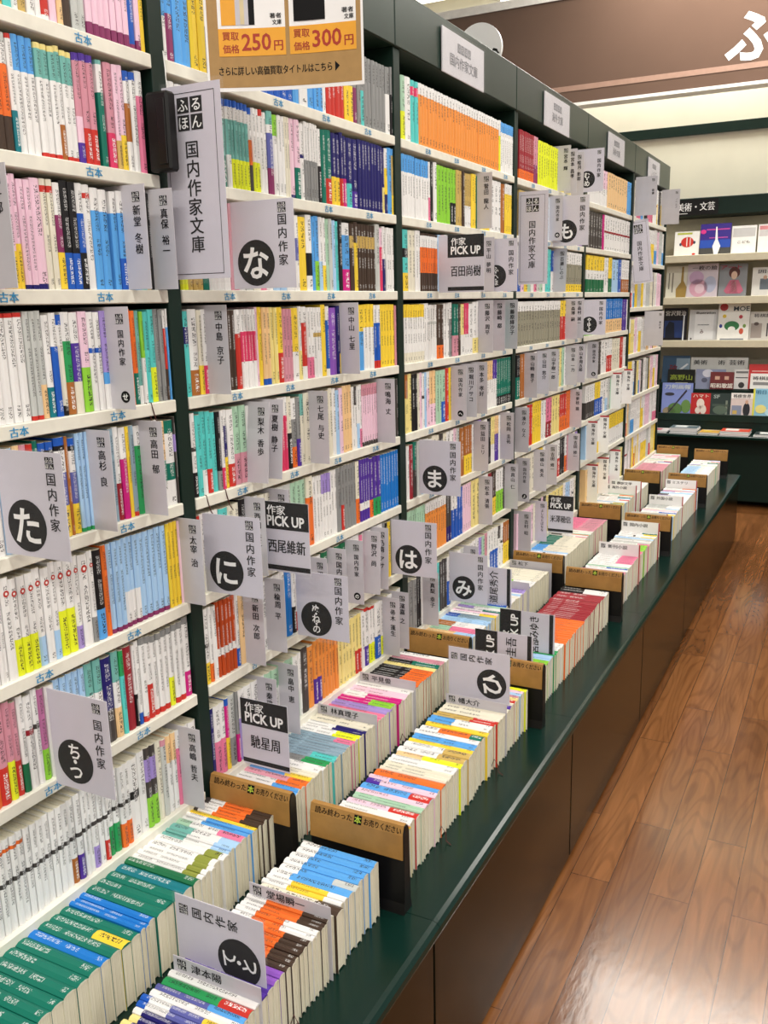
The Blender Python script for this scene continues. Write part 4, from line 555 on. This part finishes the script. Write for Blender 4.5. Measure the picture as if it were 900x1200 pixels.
# signs laid sideways in the counter rows
def side_frame(w): return Vector((w, 0, 0)), Z, -X, -Y
def side_sign(name, lab, group, y, x0, z0, w, h, art, names):   # w: height on the counter, h: length along x
    sign(name, lab, 'sign', group, (x0, y, z0), Vector((h, 0, 0)), Z, -X, -Y, w, h, art, names, 0.003, down=0.003)
side_sign('index_sign', 'sideways index sign with two white kana, standing in the nearest counter books', 'kana index signs', 0.918, 0.229, 0.503, 0.128, 0.160, kana_art(0.128, 0.16, 'てと', 0.36, 0.29), KN)
side_sign('index_sign', 'sideways index sign with one big kana in a black disc, front counter row', 'kana index signs', 1.955, 0.232, 0.528, 0.128, 0.160, kana_art(0.128, 0.16, 'ひ', 0.36, 0.29), KN)
side_sign('pick_up_sign', 'sideways black-headed author sign behind the sideways single-kana index sign', 'author pick up signs', 2.139, 0.230, 0.512, 0.128, 0.160, pick_art(0.128, 0.16, '東野圭吾'), PK)
side_sign('pick_up_sign', 'sideways black-headed author sign, farther of the two in the front row', 'author pick up signs', 2.331, 0.230, 0.508, 0.128, 0.160, pick_art(0.128, 0.16, '宮部みゆき'), PK)
side_sign('pick_up_sign', 'sideways black-edged author sign behind the index sign over the rear row', 'author pick up signs', 2.62, 0.002, 0.535, 0.128, 0.160, pick_art(0.128, 0.16, '道尾秀介'), PK)

# tall hanging signs
def tall_art(w, h):
    d = Decal(); d.ring('ink', 0.006, 0.008, w - 0.012, h - 0.012, 0.0010)
    d.logo(w * 0.47, h * 0.855, w * 0.43); d.text('ink', '国内作家文庫', w * 0.47, h * 0.43, 0.0295 * w / 0.12, 1, 0.006, True, 1.03); return d
y, z0, z1, w = SG['long1']
e = sign('hanging_sign', 'tall white hanging sign with four black squares at top, by the nearest post', 'sign', 'tall hanging section signs', (0, y, z0), Vector((0, 0, 0)), X, Z, -Y, w, z1 - z0, tall_art(w, z1 - z0), KN, 0.006)
MB().tube([(0.012, 0, z1 - z0 + 0.003), (0.006, 0.006, z1 - z0 + 0.035), (0.001, 0.01, z1 - z0 + 0.06)], 0.0009, 5).build('hanging_cord', 'silver', e)
y, z0, z1, w = SG['long2']
sign('hanging_sign', 'tall white hanging sign with four black squares at top, by the third post', 'sign', 'tall hanging section signs', (0, y, z0), Vector((0, 0, 0)), X, Z, -Y, w, z1 - z0, tall_art(w, z1 - z0), KN, 0.006)
y, z0, z1, w = SG['long3']
sign('hanging_sign', 'tilted tall white hanging sign near the far end of the shelves', 'sign', 'tall hanging section signs', (0.004, y, z0), Vector((0, 0, 0)), X, Z, -Y, 0.1, z1 - z0, tall_art(0.1, z1 - z0), KN, 0.004).rotation_euler = (0, math.radians(-7), math.radians(12))
# black sign holder on the nearest post
y, z0, z1, w = SG['box']
e = tag(empty('black_sign_holder', (0, y, z0)), 'black plastic block clipped to the nearest post beside the tall sign', 'holder')
MB().box(0.001, w, -0.012, 0.012, 0, z1 - z0, 0.004).build('body', 'black_plastic', e)
MB().box(w * 0.55, w * 0.9, -0.0145, -0.012, 0.01, z1 - z0 - 0.012, 0.001).build('raised_face', 'black_plastic', e)
# plain grey section plates at the far bays
for k, tx, lab in (('boys', '新書', 'large plain grey section plate on the top shelf, fifth bay'), ('novel', 'ノベルズ', 'large plain grey section plate at the very end of the top shelf'), ('last', '単行本', 'large plain grey section plate at eye height at the far end')):
    y, z0, z1, w = SG[k]; d = Decal().logo(w * .82, (z1 - z0) * .9, 0.013).text('ink', tx, w * .82, (z1 - z0) * .6, 0.013, 1, 0.006, True, 1.1)
    sign('section_plate', lab, 'sign', 'plain grey section plates', (0, y, z0), Vector((0, 0, 0)), X, Z, -Y, w, z1 - z0, d, KN, 0, 'paper_pale')
# placards on the header
for i, (ya, yb, t2) in enumerate(((2.451, 2.761, '国内作家文庫'), (3.361, 3.676, '海外文庫'), (4.296, 4.608, '海外文庫'), (5.164, 5.467, 'ノベルズ'))):
    w, h = yb - ya, 0.114; d = Decal()
    for j, ch in enumerate('ふるほん'):
        x = w * (0.5 + (j - 1.5) * 0.082); d.rect('ink_grey', x - .011, h * .70 - .012, x + .011, h * .70 + .012, 1); d.text('paper_pale', ch, x, h * .70, .019, 2)
    d.text('ink_grey', t2, w * .5, h * .37, .034, 1, 0.008, fitw=min(w * .7, .034 * len(t2)))
    e = tag(empty('header_placard', (0.004, ya, 2.100)), f'white acrylic placard on the green header board, {ordw(i + 1)} from left', 'sign', 'placards on the header')
    slab('card', 'paper_pale', e, Vector((0.006, 0, 0)), Y, Z, X, 0, 0, w, h, 0.004, b=0.0008)
    d.build({'ink_grey': 'printed_text', 'paper_pale': 'knocked_out_kana'}, e, Vector((0.006, 0, 0)), Y, Z, X)
    slab('acrylic_cover', 'sleeve', e, Vector((0.009, 0, 0)), Y, Z, X, -0.003, -0.003, w + 0.003, h + 0.003, 0.0015)
# white round board standing on top of the bookcase
e = tag(empty('round_board', (-0.1, 3.0, 2.2395)), 'white round board standing on top of the bookcases behind the first placard', 'board')
n = 40; R0 = 0.078; prof = [(R0 * math.cos(2 * PI * i / n), 0.047 + R0 * math.sin(2 * PI * i / n)) for i in range(n)]
prof = [(u, max(v, 0.002)) for u, v in prof]
MB().prism(prof, 'y', 0, 0.012).build('disc', 'disc_white', e)
MB().tube([(0.045, -0.002, 0.03), (0.052, -0.003, 0.04), (0.062, -0.003, 0.036), (0.068, -0.003, 0.026)], 0.0035, 6).build('clip', 'black_plastic', e)
# buy-price poster
P0, P1 = Vector((0.052, 1.354, 1.846)), Vector((0.305, 1.446, 1.846))
ex = (P1 - P0); pw = ex.length; ex.normalize(); nn = Vector((ex.y, -ex.x, 0))
ph = 0.25
po = tag(empty('price_poster', P0), 'kraft-coloured buying price poster with two orange price boxes, hanging from header', 'poster')
def bow(u): return -0.012 * math.sin(PI * min(max(u / pw, 0), 1))
mb = MB(); NU = 12
for j in range(NU + 1):
    u = pw * j / NU
    for v in (0, ph):
        for t in (0, 0.0008): q = ex * u + Z * v + nn * (bow(u) - t); mb.v.append(tuple(q))
for j in range(NU):
    a = j * 4; mb.f += [(a, a + 4, a + 6, a + 2), (a + 1, a + 3, a + 7, a + 5), (a, a + 1, a + 5, a + 4), (a + 2, a + 6, a + 7, a + 3)]
mb.f += [(0, 2, 3, 1), (NU * 4, NU * 4 + 1, NU * 4 + 3, NU * 4 + 2)]
mb.build('sheet', 'paper_white', po)
d = Decal(); s_ = pw / 0.27
def fine(m, u0, v0, u1, v1, lay):
    k = 8
    for j in range(k): d.rect(m, u0 + (u1 - u0) * j / k, v0, u0 + (u1 - u0) * (j + 1) / k, v1, lay)
fine('kraft_poster', 0.004, 0.006, pw - 0.004, ph - 0.004, 1)
for u0, u1, pr in ((0.022 * s_, 0.136 * s_, '250'), (0.143 * s_, 0.258 * s_, '300')):
    fine('paper_white', u0, 0.095, u1, ph - 0.02, 2); fine('orange_box', u0, 0.055, u1, 0.098, 3); wq = u1 - u0
    d.text('price_red', '買取', u0 + wq * .18, 0.0865, 0.0145, 4, 0.006, fitw=wq * .24); d.text('price_red', '価格', u0 + wq * .18, 0.0665, 0.0145, 4, 0.006, fitw=wq * .24)
    d.text('price_red', pr, u0 + wq * .56, 0.077, 0.036, 4, 0.02, fitw=wq * .44); d.text('price_red', '円', u0 + wq * .89, 0.0705, 0.018, 4, 0.02)
a = 0.022 * s_; fine('orange_box', a + .006, 0.103, a + .03, 0.2, 4); d.rect('plastic_grey', a + .03, 0.103, a + .052, 0.2, 4); d.rect('ink_small', a + .052, 0.103, a + .062, 0.2, 4); d.rect('card_board', a + .038, 0.104, a + .045, 0.15, 5); d.rect('paper_white', a + .032, 0.148, a + .051, 0.19, 5)
a = 0.143 * s_; d.rect('ink_small', a + .008, 0.105, a + .062, 0.2, 4); d.text('ink_white', '…', a + .035, 0.115, .008, 5)
for a in (0.108, 0.232): d.text('ink_small', '著者', a * s_ + .012, 0.116, 0.0085, 4, 0.006, fitw=.02); d.text('ink_small', '文庫', a * s_ + .014, 0.106, 0.0085, 4, 0.006, fitw=.016)
d.text('ink', 'さらに詳しい高価買取タイトルはこちら', pw * 0.435, 0.032, 0.0150, 2, 0.010, fitw=pw * 0.72); d.poly('ink', [(pw * .815, .024), (pw * .845, .032), (pw * .815, .040)], 2)
for m, (V, Fc) in d.p.items():
    obj({'kraft_poster': 'kraft_print', 'paper_white': 'white_panel', 'orange_box': 'price_box', 'price_red': 'price_lettering', 'ink': 'black_lettering', 'ink_small': 'small_print'}.get(m, 'cover_picture'), [tuple(ex * u + Z * v + nn * (bow(u) + 0.0003 * l)) for u, v, l in V], Fc, m, po)

MB().tube([tuple(ex * 0.03 + Z * (ph - .006)), tuple(ex * 0.03 + Z * (CEIL - P0.z))], 0.0008, 5).build('hanging_cord', 'silver', po); MB().tube([tuple(ex * (pw - .03) + Z * (ph - .006)), tuple(ex * (pw - .03) + Z * (CEIL - P0.z))], 0.0008, 5).build('hanging_cord', 'silver', po)
# ------------------------------------------------------------------ counter: bookends and dividers
def bookend(x0, y, z0, lab, wide=0.197):
    e = tag(empty('bookend', (x0, y, z0)), lab, 'bookend', 'black bookends with kraft paper sleeves'); H = 0.172
    prof = [(-0.017, 0), (0.017, 0), (0.012, 0.02), (0.0095, H - 0.012), (0.004, H), (-0.004, H), (-0.0095, H - 0.012), (-0.012, 0.02)]
    MB().prism(prof, 'x', 0.001, wide - 0.001).build('body', 'black_plastic', e)
    sp = [(-0.0125, H - 0.064), (-0.0108, H - 0.016), (-0.0052, H + 0.001), (0.0052, H + 0.001), (0.0108, H - 0.016), (0.0125, H - 0.064)]
    MB().prism(sp, 'x', 0, wide - 0.004).build('kraft_sleeve', 'kraft', e)
    d = Decal(); ey = Vector((0, 0.0056, 0.017)).normalized(); nn = Vector((0, -0.017, 0.0056)).normalized()
    d.text('ink', '読み終わった', wide * .255, 0, 0.0135, 1, 0.008, fitw=wide * .40); d.rect('ink', wide * .475, -.0082, wide * .555, .0082, 1); d.text('lime_ink', '本', wide * .515, 0, .0145, 2, 0.02); d.text('ink', 'お売りください', wide * .77, 0, 0.0135, 1, 0.01, fitw=wide * .38)
    d.build({'ink': 'printed_text', 'lime_ink': 'lime_character'}, e, Vector((0, -0.0112 + 0.0028, H - 0.0085)), X, ey, nn)
    tb = MB().box(-0.012, 0.012, -0.022, -0.0205, 0, 0.10, 0.0006); tb.build('metal_tab', 'silver', e)
ORDB = ['nearest', 'second', 'third', 'fourth', 'fifth', 'farthest']
for k in range(6):
    yb = YA + k * BW + 0.003
    bookend(0.006, yb, 0.43 - 0.014, f'black bookend with kraft sleeve in the rear counter row, {ORDB[k]} to the viewer', 0.19)
    bookend(0.236, YA + 0.006 if k == 0 else [0, 2.108, 2.985, 3.885, 4.9, 5.76][k], CT, f'black bookend with kraft sleeve in the front counter row, {ORDB[k]} to the viewer')
for i, (row, y, z, text, red) in enumerate(CD):
    x0 = 0.240 if row == 'front' else 0.004; base = CT if row == 'front' else 0.43; L = 0.158; top = (0.112 + base) + (0.024 if not red else 0.046); y = y + (top - z) * y / (z - 1.487)
    nm = ['second', 'nearest', 'nearest', 'second', 'third', 'fourth', 'third', 'first', 'second', 'third', 'fourth', 'farthest', 'first', 'second'][i]
    e = tag(empty('counter_divider', (x0, y, base)), (f'grey name divider lying along the {row} counter row, {nm} from the viewer' if not red else f'white red-ended divider in the {row} counter row, {nm} of its kind from the viewer'), 'divider', 'name dividers in the counter rows')
    hh = top - base; slab('plate', 'plastic_grey' if not red else 'paper_white', e, Vector((0, 0, 0)), X, Z, -Y, 0, 0, L, hh, 0.0015)
    tv = hh - (0.0118 if not red else 0.0155)
    d = Decal().logo(0.016, tv, 0.0165).text('ink', text, 0.03 + len(text) * 0.0105, tv, 0.016, 1, 0.007, fitw=len(text) * 0.0185)
    if red: d.rect('edge_red', L - 0.005, 0, L, hh, 1)
    d.build({'ink': 'name_lettering', 'ink_white': 'white_kana', 'edge_red': 'red_edge'}, e, Vector((0, 0, 0)), X, Z, -Y)

# ------------------------------------------------------------------ magazine wall
rk = tag(empty('magazine_rack', (0, 7.2, FLOOR)), 'magazine wall with cream shelves above dark green tiers, facing the aisle', 'magazine rack')
xr0, xr1 = -0.9, 2.6
def rb(name, m, y0, y1, z0, z1, b=0.004): return MB().box(xr0, xr1, y0 - 7.2, y1 - 7.2, z0 - FLOOR, z1 - FLOOR, b).build(name, m, rk)
rb('base_cabinet', 'green_dark', 6.93, 7.44, 0.03, 0.50); rb('base_plinth', 'gap_black', 7.1, 7.44, FLOOR, 0.03); rb('ledge', 'green_counter', 6.78, 7.44, 0.50, 0.523)
rb('lower_tier', 'green_dark', 6.98, 7.44, 0.523, 0.625); rb('upper_tier', 'green_dark', 7.09, 7.44, 0.625, 0.815); rb('top_tier', 'green_dark', 7.13, 7.44, 0.815, 0.862)
rb('tier_lip', 'green_post', 6.965, 6.98, 0.6, 0.652, 0.002); rb('tier_lip', 'green_post', 7.078, 7.0895, 0.79, 0.822, 0.002)
rb('back_board', 'cream_shelf', 7.42, 7.46, 0.862, 2.06)
for z in (1.158, 1.466, 1.762): 
    rb('shelf', 'cream_shelf', 7.06, 7.42, z - 0.028, z + 0.012); rb('shelf_lip', 'cream_shelf', 7.045, 7.06, z - 0.03, z + 0.022, 0.003)
rb('header_board', 'green_dark', 7.17, 7.46, 2.062, 2.186)
e = tag(empty('category_sign', (-0.19, 7.17, 2.066)), 'dark grey category sign with white lettering on the magazine wall header', 'sign')
slab('board', 'black_plastic', e, Vector((0, -0.004, 0)), X, Z, -Y, -0.06, 0, 0.29, 0.108, 0.003)
Decal().text('ink_white', '美術・文芸', 0.135, 0.058, 0.062, 1, 0.010, fitw=0.26).rect('ink_white', 0.0, 0.012, 0.08, 0.016).build({'ink_white': 'white_lettering'}, e, Vector((0, -0.004, 0)), X, Z, -Y)
def magmat(h): 
    k = 'mag' + h
    if k not in M: mk(k, h, 0.3, 0.03)
    return k
def magazine(xc, yy, z, w, h, cover, art, lab, group, lean=0.2):
    e = tag(empty('magazine', (xc - w / 2, yy, z)), lab, 'magazine', group); e.rotation_euler = (-lean, 0, 0)
    slab('pages', 'paper_white', e, Vector((0, 0.0012, 0)), X, Z, -Y, 0.001, 0.001, w - 0.002, h - 0.001, 0.004)
    slab('front_cover', magmat(cover), e, Vector((0, 0, 0)), X, Z, -Y, 0, 0, w, h, 0.0012)
    d = Decal()
    for it in art:
        if it[0] == 'r': d.rect(magmat(it[1]), it[2] * w, it[3] * h, it[4] * w, it[5] * h, it[6] if len(it) > 6 else 1)
        elif it[0] == 'd': d.disc(magmat(it[1]), it[2] * w, it[3] * h, it[4] * w, it[6] if len(it) > 6 else 2, 16, it[5] * h)
        elif it[0] == 'p': d.poly(magmat(it[1]), [(u * w, v * h) for u, v in it[2]], 3)
        else: d.text(magmat(it[1]), it[2], it[3] * w, it[4] * h, it[5] * h, 4, 0.015, fitw=it[6] * w)
    d.build({m: 'cover_print' for m in d.p}, e, Vector((0, 0, 0)), X, Z, -Y, 0.0006)
ART = {
 'm_robot': ('#eceae6', [('d', '#c8352c', .52, .58, .26, .2), ('r', '#e8e2dc', .48, .42, .52, .76, 3), ('r', '#e8e2dc', .62, .42, .65, .74, 3), ('d', '#444a60', .25, .5, .05, .06), ('d', '#444a60', .8, .56, .05, .06), ('d', '#c8352c', .8, .1, .07, .05), ('r', '#b8c050', .1, .88, .7, .95)], 'white magazine with a round red striped figure on its cover'),
 'm_purple': ('#3a2a86', [('r', '#2b4fb0', 0, .25, 1, .5), ('r', '#4a4a48', 0, 0, 1, .26), ('p', '#f6f4f2', [(.5, .9), (.54, .9), (.58, .5), (.68, .3), (.6, .04), (.48, .04), (.42, .3), (.5, .5)]), ('d', '#d83a8c', .1, .76, .09, .07), ('r', '#c04898', .2, .8, .95, .84), ('r', '#b04ca0', .3, .55, .9, .58)], 'purple magazine with a white fountain shape over a city'),
 'm_white': ('#f4f2f0', [('r', '#c8c6c6', .05, .62, .95, .92), ('t', '#55504e', 'こども', .5, .44, .1, .5)], 'plain white magazine with a grey top panel'),
 'm_pinkw': ('#f2eeec', [('r', '#d88c90', .05, .82, .95, .95), ('r', '#cfcaca', .05, .6, .95, .8)], 'white magazine with a pink heading'),
 'm_gold': ('#e6e2d2', [('p', '#a88a4a', [(.72, .98), (.8, .98), (.82, .55), (.98, .35), (.95, .04), (.5, .04), (.48, .3), (.7, .5)]), ('r', '#8a8478', .28, .2, .34, .8), ('r', '#8a8478', .12, .3, .17, .8), ('d', '#2a2622', .76, .46, .12, .03)], 'cream magazine with a golden bottle on its cover'),
 'm_floral': ('#d8ccd6', [('d', '#d8a4b8', .38, .3, .3, .26), ('d', '#caa8c8', .3, .6, .24, .2), ('d', '#b8bcd4', .75, .4, .2, .24), ('d', '#e6c8d4', .42, .28, .16, .14, 3), ('t', '#3a3338', '一枚の絵', .55, .88, .13, .8)], 'pale magazine covered with pink flowers'),
 'm_woman': ('#8f9298', [('d', '#5a2420', .54, .74, .2, .17), ('d', '#e4c0aa', .54, .66, .11, .12, 3), ('p', '#c86a84', [(.2, .2), (.4, .52), (.7, .52), (.9, .2), (.8, .12), (.3, .12)]), ('p', '#eee4d8', [(.34, .14), (.46, .5), (.6, .5), (.7, .14)]), ('t', '#c03050', 'アート', .42, .9, .14, .75)], 'grey magazine with a woman dressed in pink'),
 'm_men': ('#ebe9e4', [('r', '#68727e', .28, .25, .9, .62), ('d', '#d0a890', .45, .66, .07, .07), ('d', '#d0a890', .72, .66, .07, .07), ('t', '#333', '囲碁', .5, .86, .14, .6)], 'white magazine with two suited men'),
 'm_dark': ('#1a1418', [('r', '#24386e', .04, .1, .8, .62), ('p', '#141a2c', [(.1, .1), (.1, .4), (.25, .6), (.45, .55), (.5, .1)]), ('r', '#dfe2ea', .82, .02, .88, .8), ('t', '#d8d4d0', '宮沢賢治', .5, .84, .16, .85)], 'black magazine with a deep blue picture'),
 'm_illus': ('#dcdcde', [('r', '#eeeef0', .2, .06, .85, .88), ('t', '#3a3436', 'illustration', .56, .9, .1, .66), ('t', '#6a4848', 'み', .46, .3, .16, .12), ('r', '#8a8a90', .3, .5, .7, .53), ('d', '#3a3a3a', .1, .07, .03, .03)], 'pale grey magazine with a framed white cover'),
 'm_moe': ('#f2f0ea', [('t', '#3a4450', 'MOE', .73, .86, .17, .5), ('d', '#b83a3c', .17, .9, .13, .1), ('d', '#e0c23a', .2, .66, .06, .05), ('d', '#b83040', .72, .64, .06, .05), ('d', '#2f3a8c', .1, .4, .05, .05), ('d', '#d0583c', .76, .26, .07, .08), ('d', '#2f7a44', .45, .4, .24, .13), ('d', '#f2f0ea', .45, .31, .12, .08, 3), ('d', '#7a9a4c', .85, .4, .05, .05), ('r', '#8a9098', .1, .03, .85, .07)], 'tall white magazine with coloured dots and a green patch'),
 'm_talk': ('#dcd8d2', [('r', '#a89c96', .05, .1, .4, .6), ('d', '#5a4844', .22, .58, .08, .06), ('t', '#3a3638', '将棋講座', .5, .86, .13, .75), ('r', '#4a4648', .55, .15, .6, .6), ('r', '#4a4648', .7, .2, .74, .55)], 'pale grey magazine with a seated figure at far right'),
 'm_ha': ('#3c5a78', [('r', '#8fa4b4', .5, .4, 1, .9), ('t', '#7a2c34', '破', .4, .5, .35, .28), ('p', '#e8ecf0', [(.62, .5), (.68, .44), (.95, .68), (.9, .72)])], 'blue-grey magazine at the left end of the top green tier'),
 'm_art': ('#d6d6d2', [('t', '#4a4a4a', '美術', .35, .8, .2, .5)], 'pale grey art magazine behind others on the top green tier'),
 'm_arts': ('#dededa', [('t', '#4a4a4a', '美芸術', .5, .8, .2, .8)], 'light grey art magazine in the middle of the top green tier'),
 'm_art3': ('#d8d8d4', [('t', '#4a4a4a', '芸術', .5, .8, .2, .7)], 'pale grey art magazine right of the middle on the top green tier'),
 'm_koya': ('#14140f', [('t', '#8a9a34', '高野山', .5, .6, .3, .8), ('r', '#b8b48a', .3, .3, .75, .34)], 'black magazine with yellow-green lettering'),
 'm_moon': ('#8c92ac', [('d', '#d4d4e0', .4, .8, .18, .2), ('d', '#5a5c70', .3, .45, .1, .12)], 'silvery blue magazine with a pale glow'),
 'm_showa': ('#6a2a2c', [('t', '#ece6dc', '昭和歌謡', .5, .2, .3, .92), ('r', '#c8a08c', .2, .55, .4, .75), ('r', '#c8a08c', .6, .55, .78, .75)], 'dark red magazine with cream lettering'),
 'm_bw': ('#d8d6d4', [('d', '#333', .5, .2, .2, .15), ('r', '#555', .1, .55, .9, .6), ('r', '#777', .1, .8, .9, .9)], 'black and white magazine beside the dark red one'),
 'm_red': ('#cc3434', [('r', '#f0c0b8', .1, .7, .9, .74)], 'bright red magazine at the right edge of the photo'),
 'm_shogi': ('#ecebe7', [('t', '#3a3a3e', '将棋講座', .5, .7, .26, .85), ('r', '#888', .1, .25, .9, .45)], 'white magazine in front of the bright red one'),
 'm_sword': ('#8290cc', [('p', '#3a3440', [(.15, .02), (.2, .02), (.82, .76), (.78, .8)]), ('d', '#3a3840', .25, .66, .16, .05), ('d', '#6a8c4c', .8, .3, .16, .2), ('d', '#5a7c44', .45, .22, .24, .18), ('d', '#9a8a70', .25, .15, .2, .12), ('t', '#c8d0d0', '刀剣画報', .5, .88, .15, .85)], 'pale blue magazine with a curved dark sword'),
 'm_hato': ('#bb3030', [('d', '#e8d8cc', .5, .55, .2, .22), ('d', '#e8d8cc', .65, .3, .16, .2), ('d', '#e8d8cc', .38, .26, .14, .14), ('d', '#d0a89a', .5, .42, .06, .06), ('t', '#ecdccc', 'ハマト', .5, .88, .16, .8)], 'red magazine with a pale blossom-like figure'),
 'm_sf': ('#2c3a38', [('t', '#a8b4b0', 'SF', .3, .86, .2, .3), ('d', '#5a6a5c', .5, .3, .36, .18), ('r', '#46544c', .1, .45, .9, .55), ('r', '#7c8678', .75, .1, .85, .7)], 'dark green-grey science magazine on the lowest tier'),
 'm_shogiw': ('#d8c8c4', [('r', '#eeeae6', 0, .78, 1, 1), ('t', '#332f33', '将棋世界', .5, .88, .15, .8), ('d', '#2a2a30', .72, .34, .16, .28), ('d', '#caa088', .72, .64, .07, .08, 3), ('r', '#8890a8', .05, .1, .5, .5), ('r', '#d0b060', .1, .15, .3, .3, 2)], 'magazine with a dark suited person and white heading'),
 'm_asu': ('#8fc4dc', [('r', '#dcd84a', 0, 0, .07, 1), ('t', '#2c6a8c', '明日の友', .5, .88, .15, .8), ('d', '#bfe0ea', .7, .2, .25, .15), ('d', '#e6dc8a', .3, .3, .2, .15)], 'light blue magazine with a yellow left edge'),
}
for nm, xc, yy, z, w, h in MAG:
    cv, art, lab = ART[nm]
    grp = 'magazines on the cream shelves' if z > 1 else 'magazines on the green tiers'
    ln = 0.14 if z > 1 else 0.11
    zz = {True: z}.get(True)
    if z > 1: zz = min((1.158, 1.466, 1.762), key=lambda q: abs(q + .012 - z)) + 0.0125
    elif z > .84: zz = 0.8625
    elif z > .75: zz = 0.8155 if False else z
    magazine(xc, yy, zz, w, h / math.cos(ln) + (z - zz), cv, art, lab, grp, ln)
# flat stacks on the ledge
def stack(x0, x1, y0, y1, n, cols, lab0):
    for i in range(n):
        e = tag(empty('magazine', ((x0 + x1) / 2 + (i % 2) * .006, (y0 + y1) / 2, 0.5235 + i * 0.0085)), f'{lab0}, {"lowest" if i == 0 else ordw(i + 1) + " up"}', 'magazine', 'magazines lying flat on the ledge')
        w, dd = (x1 - x0) / 2, (y1 - y0) / 2
        MB().box(-w, w, -dd, dd, 0.0008, 0.0072).build('pages', 'paper_white', e); MB().box(-w, w, -dd, dd, 0.0072, 0.0082).build('front_cover', magmat(cols[i % len(cols)]), e)
        d = Decal().rect(magmat(cols[(i + 1) % len(cols)]), -w * .7, -dd * .5, w * .2, dd * .6).rect(magmat('#e8e6e0'), -w * .8, dd * .65, w * .8, dd * .85)
        d.build({m: 'cover_print' for m in d.p}, e, Vector((0, 0, 0.0083)), X, Y, Z, 0.0003)
stack(-0.10, 0.09, 6.80, 6.96, 5, ['#b4bcc4', '#5a6a72', '#d8dcde'], 'grey-blue magazine in the tallest flat stack on the ledge')
stack(0.10, 0.235, 6.80, 6.96, 2, ['#d8b848', '#c89a48'], 'yellow magazine lying flat on the ledge')
stack(0.245, 0.44, 6.79, 6.95, 4, ['#cc4a34', '#e8e2da', '#7a9a88'], 'red and white magazine in the flat stack beside the yellow')
stack(0.47, 0.68, 6.80, 6.96, 2, ['#d8dcda', '#3c4444'], 'pale magazine lying flat at the right end of the ledge')
stack(-0.25, -0.12, 6.80, 6.96, 2, ['#b8606c', '#d0c8c8'], 'pink-red magazine lying flat at the left end of the ledge')

bpy.data.objects.remove(_fo); bpy.data.curves.remove(_fc)
